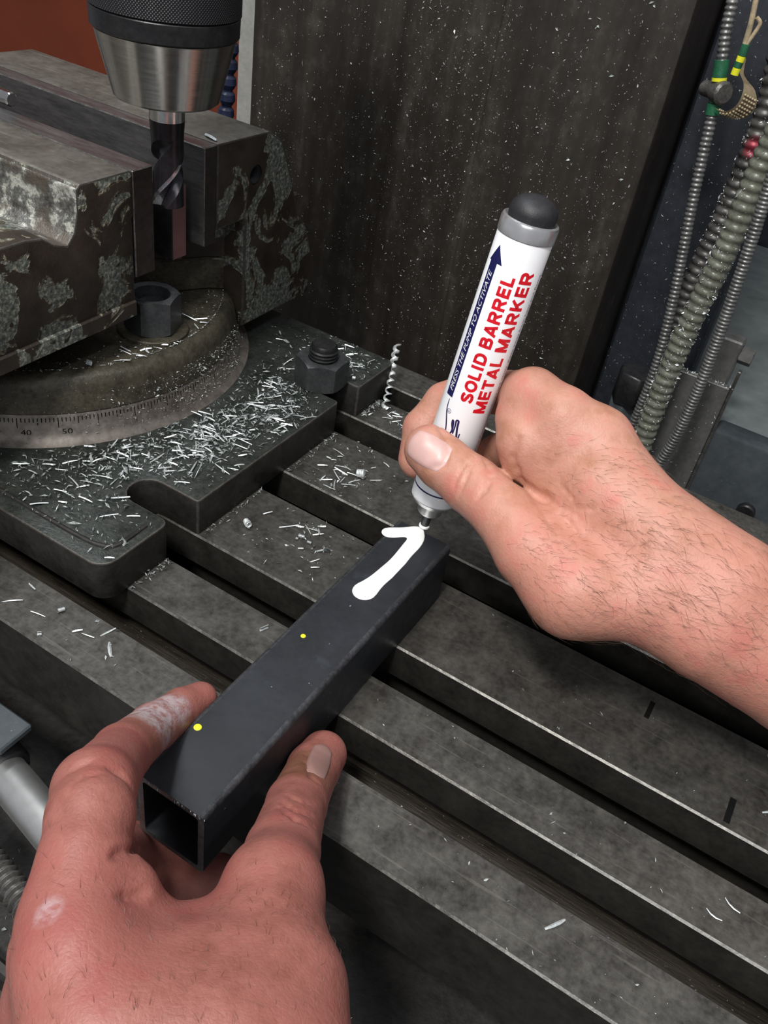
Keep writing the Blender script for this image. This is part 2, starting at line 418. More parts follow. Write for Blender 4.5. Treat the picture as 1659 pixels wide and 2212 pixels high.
# things under the front of the table
sad = thing('saddle_casting', 'dark oily saddle casting below the front edge of the table', 'machine part', (-0.1, 0.13, -0.1))
b = new(); add_box(b, (-0.6, -0.09, -0.06), (0.7, 0.40, -0.004), 0.004, 2); obj('saddle_body', b, M['base_side'], sad)
b = new(); add_box(b, (-0.6, -0.155, -0.05), (0.7, -0.088, 0.016), 0.003, 2); obj('front_rail', b, M['black_steel'], sad)
b = new(); add_box(b, (-0.6, -0.052, -0.006), (0.7, -0.046, 0.012), 0.0015, 1); obj('chip_lip', b, M['table_side'], sad)

# ------------------------------------------------------------------ machine column, panels and wall behind
col = thing('machine_column', 'tall dark brown machine column face sprinkled with tiny chips', 'machine part', (-0.30, 0.66, -0.5))
b = new(); add_box(b, (-0.162, -0.06, 0), (0.162, 0.10, 1.3), 0.003, 2); obj('column_body', b, M['column'], col)
b = new(); add_box(b, (-0.030, -0.0612, 0.1), (0.042, -0.0595, 1.3), 0.0008, 1); obj('wear_strip', b, M['column'], col)
gp = thing('guard_sheet', 'pale grey sheet metal guard standing left of the brown column', 'panel', (-0.52, 0.70, -0.5))
b = new(); add_box(b, (-0.034, 0, 0), (0.05, 0.0025, 1.3), 0.0005); obj('sheet_panel', b, M['sheet'], gp)
np_ = thing('navy_side_panel', 'dark navy painted machine panel behind the flexible conduits', 'panel', (-0.10, 0.665, -0.5))
b = new(); add_box(b, (-0.035, 0, 0), (0.034, 0.02, 1.3), 0.002); obj('panel_sheet', b, M['machine_navy'], np_)
rp = thing('rear_panel', 'dark blue panel far behind the pale machine ledge', 'panel', (0.2, 1.09, -0.1))
b = new(); add_box(b, (-0.6, 0, 0), (0.6, 0.02, 1.2), 0.002); obj('panel_sheet', b, M['machine_navy'], rp)
ck = thing('knee_casting', 'pale blue grey painted machine ledge behind the right forearm', 'machine part', (0.1, 0.66, -0.25))
b = new(); add_prism(b, [(-0.131, -0.03), (-0.150, -0.030), (-0.164, 0.004), (-0.164, 0.0265), (-0.24, 0.0265), (-0.24, 0.42), (0.3, 0.42), (0.3, -0.03)], 0.0, 0.222, 'z', 0.003, 2); obj('ledge_body', b, M['machine_light'], ck)
b = new(); add_box(b, (-0.1305, -0.052, 0.0), (0.3, -0.0302, 0.231), 0.003, 2); obj('front_block', b, M['machine_blue'], ck)
for k in range(2):
    bb = new(); add_lathe(bb, [(0, 0.007), (0.004, 0.007), (0.005, 0.006)], (-0.085 + 0.06*k, -0.052, 0.178 - 0.03*k), (0, -1, 0), 20); obj('cap_screw', bb, M['black_steel'], ck)
bk = thing('grey_bracket', 'upright flat grey steel bracket with chips on it behind the conduits', 'bracket', (-0.052, 0.605, -0.12))
b = new(); add_box(b, (-0.021, 0, 0), (0.020, 0.006, 0.136), 0.0006); obj('bracket_plate', b, M['grey_plate'], bk)
b = new(); add_box(b, (-0.004, 0.0062, 0.10), (0.016, 0.02, 0.168), 0.0012); obj('clamp_block', b, M['grey_plate'], bk)
b = hex_nut_bm(0.011, 0.009, 0.0015, 0.3); bmesh.ops.rotate(b, verts=b.verts, cent=(0, 0, 0), matrix=Matrix.Rotation(PI/2, 3, 'Y')); bmesh.ops.translate(b, verts=b.verts, vec=(0.0161, 0.012, 0.158)); obj('clamp_bolt', b, M['grey_plate'], bk)
b = new(); add_box(b, (0.0202, 0.001, 0.03), (0.0225, 0.006, 0.15), 0.0004); obj('spacer_strip', b, M['edge'], bk)
ft = thing('conduit_fitting', 'dark hexagonal conduit fitting at the foot of the column', 'fitting', (-0.098, 0.60, -0.06))
b = new(); add_prism(b, hexagon(0, 0, 0.020, 0.2), 0.0, 0.040, 'z', 0.0012); obj('fitting_body', b, M['machine_blue'], ft)
b = new(); add_prism(b, hexagon(0.003, 0, 0.025, 0.4), 0.0402, 0.066, 'z', 0.0012); obj('fitting_nut', b, M['black_steel'], ft)
b = new(); add_lathe(b, [(0, 0.016), (0.012, 0.016), (0.014, 0.014)], (0.0, 0.0, 0.0), (0, -0.6, -0.8), 24); obj('fitting_foot', b, M['black_steel'], ft)
kn = thing('black_knob', 'black round knob on the navy panel at the right picture edge', 'knob', (-0.012, 0.60, 0.110))
b = new(); add_lathe(b, [(0, 0.012), (0.018, 0.012), (0.020, 0.0135), (0.034, 0.0135), (0.036, 0.0115)], (0, 0.09, 0), (0, -1, 0), 28); obj('knob_body', b, M['black_steel'], kn)
b = new(); add_box(b, (-6, 2.4, -1.2), (5, 2.5, 4.0)); w = obj('wall_back', b, M['red_wall'], None, None); w['kind'] = 'structure'
b = new(); add_box(b, (-6, -4.0, -1.25), (5, 2.4, -1.2)); w = obj('floor', b, plain('concrete_floor', (0.42, 0.41, 0.39), 0.7, 0, 0.15, 4), None, None); w['kind'] = 'structure'

# flexible conduits
def conduit(name, label, pts, r, pitch, mat, depth, cat='conduit'):
    pts = [Vector(p)*MM for p in pts]; base = pts[-1]
    t = thing(name, label, cat, base)
    c = resample(catmull([p - base for p in pts], 24), pitch/5)
    b = new(); add_tube(b, c, lambda s: r - depth*(0.5 + 0.5*math.cos(2*PI*s/pitch))**1.6, 14)
    obj('corrugated_sleeve', b, mat, t, 1.2); return t
PA = [(-118, 585, 262), (-114, 585, 230), (-107, 585, 197), (-99, 585, 139), (-88, 585, 70), (-83, 585, 19), (-84, 588, -36)]
ca = conduit('thin_conduit', 'thin grey steel conduit with green tape, nearest the brown column', PA, 0.0036, 0.0030, M['hose_grey'], 0.0008)
cb = conduit('dark_conduit', 'dark ribbed conduit with red smear, partly hidden behind the big hose', [(-88, 630, 225), (-82, 630, 180), (-83, 630, 115), (-87, 630, 60), (-83, 630, 0)], 0.0078, 0.0062, M['hose_dark'], 0.0016)
cc = conduit('coolant_hose', 'thick oily grey green ribbed hose, widest of the hanging hoses', [(-62, 575, 215), (-66, 575, 171), (-67, 575, 116), (-71, 575, 63), (-72, 575, 8), (-71, 575, -34), (-67, 572, -75)], 0.0080, 0.0062, M['hose_green'], 0.0014, 'hose')
cd = conduit('slim_conduit', 'slim grey ribbed conduit hanging right of the thick green hose', [(-60, 558, 205), (-55, 558, 153), (-51, 558, 102), (-48, 558, 44), (-49, 558, -5), (-53, 558, -39), (-54, 558, -72)], 0.0039, 0.0025, M['hose_grey'], 0.0007)
base = Vector(PA[-1])*MM
def on_a(z):                                          # point of the thin conduit at height z
    best = min(catmull([Vector(p)*MM for p in PA], 60), key=lambda p: abs(p.z - z)); return best - base
for z0, z1, m in ((0.205, 0.214, 'green'), (0.2035, 0.2050, 'yellow'), (0.1855, 0.1915, 'green'), (0.1838, 0.1853, 'yellow')):
    b = new(); add_tube(b, [on_a(z0 + (z1 - z0)*k/6) for k in range(7)], 0.0043, 14); o = obj('tape_band', b, M[m], ca)
    o['label'] = m + ' tape band'
b = new(); p = on_a(0.198); add_lathe(b, [(-0.013, 0.0035), (-0.012, 0.0044), (-0.004, 0.0046), (0.0, 0.0062), (0.006, 0.0066), (0.0075, 0.0052)], p, (0.75, -0.65, 0.1), 20); obj('clamp_fitting', b, M['hose_dark'], ca)
def smeared_conduit():
    t = NT('dark_conduit_with_red_paint'); a = t.noise(130, 6)
    c = t.ramp(a, [(0.33, (0.045, 0.043, 0.04)), (0.66, (0.15, 0.145, 0.135))])
    d = t.n('ShaderNodeVectorMath', operation='DISTANCE'); t.set(d.inputs[0], t.co); d.inputs[1].default_value = (0.003, -0.007, 0.166)
    m = t.math('ADD', d.outputs['Value'], t.math('MULTIPLY', t.noise(200, 3), 0.006))
    c = t.mix(t.ramp(m, [(0.0085, 0.9), (0.0115, 0.0)]), c, (0.30, 0.03, 0.05))
    return t.out(c, 0.42, 0.35, t.bump(a, 0.3, 0.0006))
cb.children[0].data.materials[0] = smeared_conduit()

tg = thing('studded_strap', 'tan studded plastic strap end hanging from the green tape', 'strap', (-0.100, 0.578, 0.20))
TP = [(2, 0, 19), (3.5, 0, 12), (6.5, -1, 9), (11, -3, 6), (13.5, -4, 1), (13, -4, -5), (9, -3, -9.5), (3, -1, -11), (-2, 1, -10)]
cen = catmull([Vector(p)*MM for p in TP], 6)
b = new()
wid = [3.2, 3.0, 4.2, 8.0, 10.5, 11.0, 10.5, 8.5, 5.0]
n = len(cen); rows = []
for i, p in enumerate(cen):
    f = i/(n - 1)*(len(wid) - 1); j = min(int(f), len(wid) - 2); w_ = (wid[j] + (wid[j+1] - wid[j])*(f - j))*MM/2
    d = Vector((0.80, 0.52, -0.28)).normalized()
    rows.append((p - d*w_, p + d*w_))
vs = [[b.verts.new(a), b.verts.new(c)] for a, c in rows]
for A, B in zip(vs[:-1], vs[1:]): b.faces.new((A[0], A[1], B[1], B[0]))
r_ = bmesh.ops.solidify(b, geom=b.faces[:], thickness=0.0008)
obj('strap_band', b, M['cream'], tg, 1.0)
b = new()
for i in range(int(n*0.5), n - 3, 2):
    for q in (-0.66, -0.33, 0.0, 0.33, 0.66):
        a, c = rows[i]; p = (a + c)/2 + (c - a)/2*q
        tdir = (cen[i+1] - cen[i-1]).normalized(); nn = (c - a).normalized().cross(tdir)
        if nn.dot(Vector((0.2, 0, 0.05)) - p) < 0 and False: nn = -nn
        inner = (Vector((0.004, 0, -0.001)) - p); nn = nn if nn.dot(Vector((0.25, -0.9, 0.3))) > 0 else -nn
        bmesh.ops.create_icosphere(b, subdivisions=1, radius=0.0008, matrix=Matrix.Translation(p + nn*0.0008))
o = obj('stud', b, M['cream'], tg, 1.0); o['kind'] = 'stuff'
cl = thing('hanging_loop', 'frayed tan cord loop with green and yellow tape above the strap', 'cord', (-0.101, 0.578, 0.225))
b = new(); add_tube(b, catmull([(-0.006, 0, 0.05), (-0.003, 0, 0.03), (0.0, 0, 0.012), (0.001, 0, 0.0)], 8), 0.0016, 8)
add_tube(b, catmull([(0.0018, 0, 0.0), (0.0045, 0.001, 0.009), (0.0045, 0.001, 0.012), (0.002, 0, 0.014)], 8), 0.0012, 8); obj('cord_strand', b, M['cream'], cl, 1.2)
for z0, z1, m in ((-0.0055, 0.0005, 'green'), (-0.0085, -0.0056, 'yellow'), (-0.0117, -0.0086, 'green'), (-0.0155, -0.0118, 'yellow')):
    b = new(); add_tube(b, [(0.0016 + (z + 0.008)*0.03, -0.0003, z) for z in (z0, (z0 + z1)/2, z1)], 0.0023, 12); o = obj('tape_band', b, M[m], cl); o['label'] = m + ' tape band'

ch = thing('segmented_nozzle', 'dark blue segmented coolant nozzle hanging beside the grey sheet', 'nozzle', (-0.405, 0.50, 0.118))
for k in range(7):
    b = new(); add_lathe(b, [(0, 0.0042), (0.003, 0.0058), (0.007, 0.0052), (0.0085, 0.0036), (0.010, 0.0036)], (0.0006*k, 0, 0.0102*k), (0.06, 0, 1), 16); obj('nozzle_segment', b, M['blue_plastic'], ch)

# ------------------------------------------------------------------ the vise
vz = thing('swivel_vise', 'heavy worn machine vise with flaking paint, bolted on a swivel base', 'vise', (-0.39, 0.324, 0))
def L(x, y, z): return (x + 390)*MM, (y - 324)*MM, z*MM
def ly(pts): return [((y - 324)*MM, z*MM) for y, z in pts]
def lxy(pts): return [((x + 390)*MM, (y - 324)*MM) for x, y in pts]
# base plate with open bolt slots on its right and left sides, rounded corners
def arc(cx, cy, r, a0, a1, n=6): return [(cx + r*math.cos(math.radians(a0 + (a1 - a0)*k/n)), cy + r*math.sin(math.radians(a0 + (a1 - a0)*k/n))) for k in range(n + 1)]
R_, T_, B_ = -221.5, 452.5, 196.0
out = arc(R_ - 9, B_ + 9, 9, -90, 0)
out += arc(R_ - 5, 239.5 - 5, 5, 0, 90, 4) + arc(-245, 249.5, 10, 270, 90, 10) + arc(R_ - 1.5, 259.5 + 1.5, 1.5, 270, 360, 2)
out += arc(R_ - 3, 386.5 - 3, 3, 0, 90, 3) + arc(-243, 397.5, 11, 270, 90, 10) + arc(R_ - 1.5, 408.5 + 1.5, 1.5, 270, 360, 2)
out += arc(R_ - 6, T_ - 6, 6, 0, 90)
lft = -390*2 - R_
out += arc(lft + 9, T_ - 9, 9, 90, 180) + arc(lft + 9, B_ + 9, 9, 180, 270)
b = new(); add_prism(b, lxy(out), 0.00005, 0.022, 'z', 0.0009, 2, 1)
for f in b.faces:
    if f.material_index != 1: f.material_index = 0 if abs(f.normal.z) > 0.9 else 2
bp = obj('base_plate', b, [M['base'], M['dark_edge'], M['base_side']], vz)
# raised lip near the front of the plate
b = new(); add_tube(b, catmull([L(-300, 205, 22), L(-250, 205, 22), L(-233, 207, 22), L(-228, 213, 22), L(-228, 230, 22)], 8), 0.0013, 8); obj('cast_lip', b, M['base_side'], bp)
Z = (0, 0, 1)
DC = L(-395, 325, 0)
b = new(); add_lathe(b, [(0.0221, 0.1205), (0.0235, 0.1180), (0.027, 0.1150), (0.0355, 0.1130), (0.0368, 0.1122)], DC, Z, 160); gr = obj('graduated_ring', b, M['ring'], vz, 0.5)
b = new(); add_lathe(b, [(0.0369, 0.1116), (0.0375, 0.1128), (0.050, 0.1105), (0.0545, 0.1085), (0.0565, 0.1060), (0.0572, 0.1030), (0.0572, 0.001)], DC, Z, 128); tt = obj('turntable', b, [M['disc']], vz, 0.5)
b = new()
for k in range(-70, 40):                              # degree lines stamped into the ring
    a = math.radians(k); ln = 0.0075 if k % 10 == 0 else 0.0055 if k % 5 == 0 else 0.0035
    c, s = math.cos(a), math.sin(a); u = Vector((-s, c, 0))*0.0002
    q = [Vector((DC[0] + c*r, DC[1] + s*r, z)) for r, z in ((0.1133, 0.0356), (0.11305 + (ln - 0.001)*0.24, 0.0356 - ln))]
    vv = [b.verts.new(p) for p in (q[0] - u, q[0] + u, q[1] + u, q[1] - u)]; b.faces.new(vv)
o = obj('degree_line', b, M['ink'], gr, None); o['kind'] = 'stuff'

# bed with curved shoulder on the turntable
b = new(); add_prism(b, lxy([(-600, 205), (-372, 205), (-366, 330), (-350, 352), (-334, 369.7), (-324, 387.5), (-309, 401), (-309, 455), (-600, 455)]), 0.0573, 0.0775, 'z', 0.001); obj('vise_bed', b, M['disc'], vz)
b = new(); add_prism(b, lxy([(-600, 352), (-350, 352), (-334, 369.7), (-324, 387.5), (-309, 401), (-309, 455), (-600, 455)]), 0.0776, 0.1060, 'z', 0.001); obj('bed_shoulder', b, M['patina'], vz)
# movable jaw
mj = ly([(60, 77.8), (304, 77.8), (304, 129.5), (305.5, 130.5), (305.5, 150.5), (303.5, 152.2), (273, 152.2), (270.5, 150), (270, 140), (267.5, 131), (263, 126.5), (256, 129), (250, 133.5), (240, 135), (60, 136)])
b = new(); add_prism(b, mj, L(-545, 0, 0)[0], L(-302, 0, 0)[0], 'x', 0.0011, 2, 1)
bmesh.ops.recalc_face_normals(b, faces=b.faces)
for f in b.faces:
    c = f.calc_center_median(); yy = c.y/MM + 324; zz = c.z/MM
    if f.normal.z > 0.8 and zz > 150: f.material_index = 3
    elif 250 < yy < 271 and zz > 124 and f.normal.x < 0.5: f.material_index = 2
    elif f.material_index != 1: f.material_index = 0
obj('movable_jaw', b, [M['patina'], M['dark_edge'], M['corroded'], M['vise_top']], vz)
b = new(); add_prism(b, ly([(60, 77.8), (304, 77.8), (304, 86.5), (60, 87)]), L(-540, 0, 0)[0], L(-300.6, 0, 0)[0], 'x', 0.0008, 1); obj('jaw_flange', b, M['patina'], vz)
# fixed jaw
fj = ly([(367, 106.5), (392, 106.5), (393.5, 104), (393.5, 38), (465, 38), (464.5, 66), (457, 85), (446, 97), (439.5, 113), (431, 131), (424, 145), (412, 152), (367, 153)])
b = new(); add_prism(b, fj, L(-489, 0, 0)[0], L(-302, 0, 0)[0], 'x', 0.0011, 2, 1)
for f in b.faces:
    c = f.calc_center_median()
    if f.normal.z > 0.7 and c.z > 0.146: f.material_index = 2
    elif f.material_index != 1: f.material_index = 0
fixed = obj('fixed_jaw', b, [M['patina'], M['dark_edge'], M['vise_top']], vz)
def cut(o, cutter):
    me = bpy.data.meshes.new('cut'); bmesh.ops.recalc_face_normals(cutter, faces=cutter.faces); cutter.to_mesh(me); cutter.free()
    c = bpy.data.objects.new('cut', me); COL.objects.link(c); c.parent = o.parent
    m = o.modifiers.new('b', 'BOOLEAN'); m.operation = 'DIFFERENCE'; m.solver = 'EXACT'; m.object = c
    bpy.context.view_layer.update(); dg = bpy.context.evaluated_depsgraph_get()
    nm = bpy.data.meshes.new_from_object(o.evaluated_get(dg)); o.modifiers.clear(); o.data = nm
    bpy.data.objects.remove(c); bpy.data.meshes.remove(me)
c = new(); add_lathe(c, [(-0.02, 0.0056), (0.02, 0.0056)], L(-302, 401, 130), (1, 0, 0), 24); cut(fixed, c)
b = new(); add_lathe(b, [(s, r - 0.00005) for s, r in thread_profile(0.0145, 0.0055, 0.0012, 0.0008)], L(-317, 401, 130), (1, 0, 0), 24, None, 0, False); obj('threaded_hole', b, M['nut'], fixed)
b = new(); add_box(b, L(-489, 357, 99.5), L(-302, 366.9, 152.6), 0.0005, 1, None, 1); o = obj('jaw_plate', b, [M['jaw_plate'], M['edge'], M['jaw_end']], vz)
for f in o.data.polygons:
    if f.normal.x > 0.8: f.material_index = 2
b = new(); add_box(b, L(-500, 305.6, 97.5), L(-302.3, 319.4, 151.4), 0.0005, 1, None, 1)
o = obj('jaw_plate', b, [M['jaw_plate'], M['edge'], M['jaw_end']], vz)
for f in o.data.polygons:
    if f.normal.x > 0.8: f.material_index = 2
# flat bar between the jaws, reddish on its end face only, and a round bar
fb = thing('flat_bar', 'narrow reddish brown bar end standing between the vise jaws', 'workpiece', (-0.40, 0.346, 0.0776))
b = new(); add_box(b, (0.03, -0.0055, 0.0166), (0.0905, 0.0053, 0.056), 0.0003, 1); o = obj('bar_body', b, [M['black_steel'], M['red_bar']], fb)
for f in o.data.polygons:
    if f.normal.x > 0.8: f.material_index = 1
b = new(); add_box(b, (0.0, -0.0055, 0.0), (0.055, 0.0053, 0.0165), 0.0003, 1); obj('support_block', b, M['black_steel'], fb)
rb = thing('round_rod', 'short round steel rod lying on top of the vise jaws', 'rod', (-0.43, 0.3225, 0.1553))
b = new(); add_lathe(b, [(0, 0.0030), (0.0006, 0.0037), (0.079, 0.0037), (0.0796, 0.0030)], (0.0285, 0, 0.0006), (-1, 0, 0), 28); obj('rod_body', b, M['bright'], rb)

# swivel clamp nut
sn = thing('clamp_nut', 'dark round-topped nut on the turntable under the movable jaw', 'nut', (-0.312, 0.3265, 0.0573))
b = new(); add_lathe(b, [(0, 0.0195), (0.0014, 0.0195), (0.0018, 0.0190)], (0, 0, 0), Z, 40); obj('washer', b, M['disc'], sn)
b = hex_nut_bm(0.0270, 0.0200, 0.0100, 0.35); bmesh.ops.translate(b, verts=b.verts, vec=(0, 0, 0.0019)); obj('nut_body', b, M['nut'], sn)
b = new(); add_lathe(b, [(0, 0.0098), (0.013, 0.0098), (0.0136, 0.0090)], (0, 0, 0.002), Z, 24); obj('bolt_end', b, M['black_steel'], sn)

# holding-down nut in the rear slot
hn = thing('holding_down_nut', 'large dark hexagon nut on a threaded stud in the base slot', 'nut', (-0.2430, 0.3975, 0.0221))
b = hex_nut_bm(0.0285, 0.0172, 0.0090, math.radians(-58)); obj('nut_body', b, M['nut'], hn)
b = new(); add_lathe(b, thread_profile(0.026, 0.0088, 0.0022, 0.0010, -0.001) + [(0.0262, 0.0070)], (0, 0, 0), Z, 36); obj('threaded_stud', b, M['black_steel'], hn)
# ------------------------------------------------------------------ cutter and chuck
em = thing('end_mill', 'dark fluted end mill pointing down in front of the vise jaws', 'cutter', (-0.285, 0.311, 0.1399))
b = new()
NA, NS, LEN, RAD, LEAD = 64, 40, 0.031, 0.0074, 0.052
rings = []
for i in range(NS + 1):
    z = LEN*i/NS; tw = 2*PI*z/LEAD + 0.9; fade = min(1, max(0, (LEN - z)/0.008)); ring = []
    for k in range(NA):
        q = ((2*PI*(k + 0.01)/NA) % PI)/PI; a = 2*PI*k/NA + tw    # two flutes, the mesh follows the helix
        if q < 0.40: r = RAD*(1 - 0.52*fade*math.sin(PI*min(1, q/0.40))**0.7)
        elif q > 0.93: r = RAD*(1 - 0.02*fade)
        else: r = RAD*(1 - 0.07*fade*(1 - (q - 0.40)/0.60))
        ring.append(b.verts.new((r*math.cos(a), r*math.sin(a), z)))
    rings.append(ring)
for i, (A, B) in enumerate(zip(rings[:-1], rings[1:])):
    for k in range(NA):
        f = b.faces.new((A[k], A[(k+1) % NA], B[(k+1) % NA], B[k]))
        q = ((2*PI*(k + 0.5)/NA) % PI)/PI
        f.material_index = 1 if ((q < 0.13 or q > 0.92) and i < 26) else 0
b.faces.new(rings[0][::-1])
obj('fluted_end', b, [M['carbide'], M['cut_face']], em, 0.5)
b = new(); add_lathe(b, [(LEN, 0.0074), (0.034, 0.0076), (0.0385, 0.0079)], (0, 0, 0), Z, 40); obj('cutter_neck', b, M['carbide'], em)
b = new(); add_lathe(b, [(0.0386, 0.0079), (0.049, 0.0079)], (0, 0, 0), Z, 40); obj('shank', b, M['bright'], em)
ch = thing('collet_chuck', 'large tapered silver chuck with black knurled ring at the top', 'chuck', (-0.285, 0.311, 0.1875))
b = new(); add_lathe(b, [(0.0, 0.0085), (0.0, 0.0222), (0.0008, 0.0230), (0.0262, 0.0298), (0.0266, 0.0300)], (0, 0, 0), Z, 96, None, 0, False); obj('nose_cone', b, M['chuck'], ch, 0.5)
b = new(); add_lathe(b, [(0.0267, 0.0290), (0.0269, 0.0303), (0.0275, 0.0310), (0.0345, 0.0312), (0.0350, 0.0309)], (0, 0, 0), Z, 96); obj('plain_band', b, M['black_steel'], ch, 0.5)
b = new(); add_lathe(b, [(0.0351, 0.0306), (0.0357, 0.0316), (0.072, 0.0316), (0.074, 0.030)], (0, 0, 0), Z, 96)
uvl = b.loops.layers.uv.new('UVMap')
for f in b.faces:
    aa = [(math.atan2(l.vert.co.y, l.vert.co.x)/(2*PI)) % 1 for l in f.loops]
    if max(aa) - min(aa) > 0.5: aa = [a + 1 if a < 0.5 else a for a in aa]
    for l, a in zip(f.loops, aa): l[uvl].uv = (a, l.vert.co.z/(2*PI*0.0316)*6)
obj('knurled_ring', b, M['knurl'], ch, 0.5)
b = new(); add_lathe(b, [(0.0742, 0.024), (0.090, 0.024), (0.0905, 0.030), (0.23, 0.030)], (0, 0, 0), Z, 48); obj('spindle', b, M['black_steel'], ch, 0.5)

# ------------------------------------------------------------------ square tube with the painted stroke
st = thing('square_tube', 'black square steel tube lying across the T-slots, with fresh white paint', 'metal tube', (-0.1162, 0.123, 0.0001))
W2, HT, LN, RO, TH = 0.0148, 0.0352, 0.1765, 0.0021, 0.0026
def rr(w, z0, z1, r, n=4):
    o = []
    for cx, cz, a0 in ((w - r, z0 + r, -90), (w - r, z1 - r, 0), (-w + r, z1 - r, 90), (-w + r, z0 + r, 180)):
        o += [(cx + r*math.cos(math.radians(a0 + 90*k/n)), cz + r*math.sin(math.radians(a0 + 90*k/n))) for k in range(n + 1)]
    return o
o1 = rr(W2, 0, HT, RO); i1 = rr(W2 - TH, TH, HT - TH, 0.0012)
b = new()
V = [[b.verts.new((x, y, z)) for x, z in pr_] for y, pr_ in ((0, o1), (LN, o1), (LN, i1), (0, i1))]
n = len(o1)
for q, (A, B) in enumerate(zip(V, V[1:] + V[:1])):
    for k in range(n):
        f = b.faces.new((A[k], A[(k+1) % n], B[(k+1) % n], B[k]))
        if q == 0 and (k % 5) != 4: f.material_index = 1
        if q in (1, 3): f.material_index = 2
obj('tube_body', b, [M['tube'], M['tube_edge'], M['cut_end']], st, 0.7)
b = new(); rng = random.Random(4)
for k in range(26):                                   # ragged saw burrs along the near end
    x = -W2 + 2*W2*rng.random(); s = rng.uniform(0.0004, 0.0013)
    add_tube(b, [(x, 0.0004, HT - 0.0004), (x + s*0.7, -s*0.5, HT + s*0.25), (x + s*1.2, -s*0.9, HT + s*rng.uniform(-0.2, 0.6))], 0.00022, 5)
obj('saw_burr', b, M['cut_end'], st)['kind'] = 'stuff'
for x, y, r in ((-0.1230, 0.2093, 0.0011), (-0.1271, 0.1496, 0.0015)):
    b = new(); add_lathe(b, [(0, r), (0.00012, r*0.92), (0.00018, r*0.5)], (x + 0.1162, y - 0.123, HT + 0.00002), Z, 14); o = obj('paint_speck', b, M['yellow'], st); o['label'] = 'yellow paint speck'

# ------------------------------------------------------------------ bodies from a distance field (hands, wet paint)
def round_cone(p, a, b, r1, r2):
    ba = b - a; l2 = float(ba @ ba) + 1e-9; rr = r1 - r2; a2 = l2 - rr*rr; il2 = 1/l2
    pa = p - a; y = pa @ ba; z = y - l2
    q = pa*l2 - y[..., None]*ba; x2 = (q*q).sum(-1); y2 = y*y*l2; z2 = z*z*l2
    k = np.sign(rr)*rr*rr*x2
    return np.where(np.sign(z)*a2*z2 > k, np.sqrt(x2 + z2)*il2 - r2,
           np.where(np.sign(y)*a2*y2 < k, np.sqrt(x2 + y2)*il2 - r1,
                    (np.sqrt(np.maximum(x2*a2*il2, 0)) + y*rr)*il2 - r1))

def smooth_min(a, b, k):
    h = np.maximum(k - np.abs(a - b), 0)/k
    return np.minimum(a, b) - h*h*k*0.25

def chain_dist(p, nodes):
    d = None
    for (x0, y0, z0, r0), (x1, y1, z1, r1) in zip(nodes[:-1], nodes[1:]):
        e = round_cone(p, np.array((x0, y0, z0), float), np.array((x1, y1, z1), float), r0, r1)
        d = e if d is None else smooth_min(d, e, 2.0)
    return d

def body_dist(p, spec, box=None):
    """distance (mm) of the points p to the hand: chains blended one after another, creases carved out of it"""
    d = np.full(p.shape[:-1], 50.0)
    for k, nodes in spec['chains']:
        n = np.array(nodes, float); m = n[:, 3].max() + k + 6
        lo = n[:, :3].min(0) - m; hi = n[:, :3].max(0) + m
        if box is not None:                                   # p is a grid: work only near the chain
            sl = tuple(slice(max(0, int(np.searchsorted(box[i], lo[i]))), int(np.searchsorted(box[i], hi[i]))) for i in range(3))
            if 0 in d[sl].shape: continue
            d[sl] = smooth_min(d[sl], chain_dist(p[sl], nodes), k)
        else:
            d = smooth_min(d, chain_dist(p, nodes), k)
    for k, nodes in spec['creases']:
        n = np.array(nodes, float); m = n[:, 3].max() + k + 3
        lo = n[:, :3].min(0) - m; hi = n[:, :3].max(0) + m
        if box is not None:
            sl = tuple(slice(max(0, int(np.searchsorted(box[i], lo[i]))), int(np.searchsorted(box[i], hi[i]))) for i in range(3))
            if 0 in d[sl].shape: continue
            d[sl] = -smooth_min(-d[sl], chain_dist(p[sl], nodes), k)
        else:
            d = -smooth_min(-d, chain_dist(p, nodes), k)
    return d

def body_normal(p, spec, e=0.4):
    g = np.stack([body_dist(p + np.eye(3)[i]*e, spec) - body_dist(p - np.eye(3)[i]*e, spec) for i in range(3)], -1)
    return g/np.maximum(np.linalg.norm(g, axis=-1, keepdims=True), 1e-9)


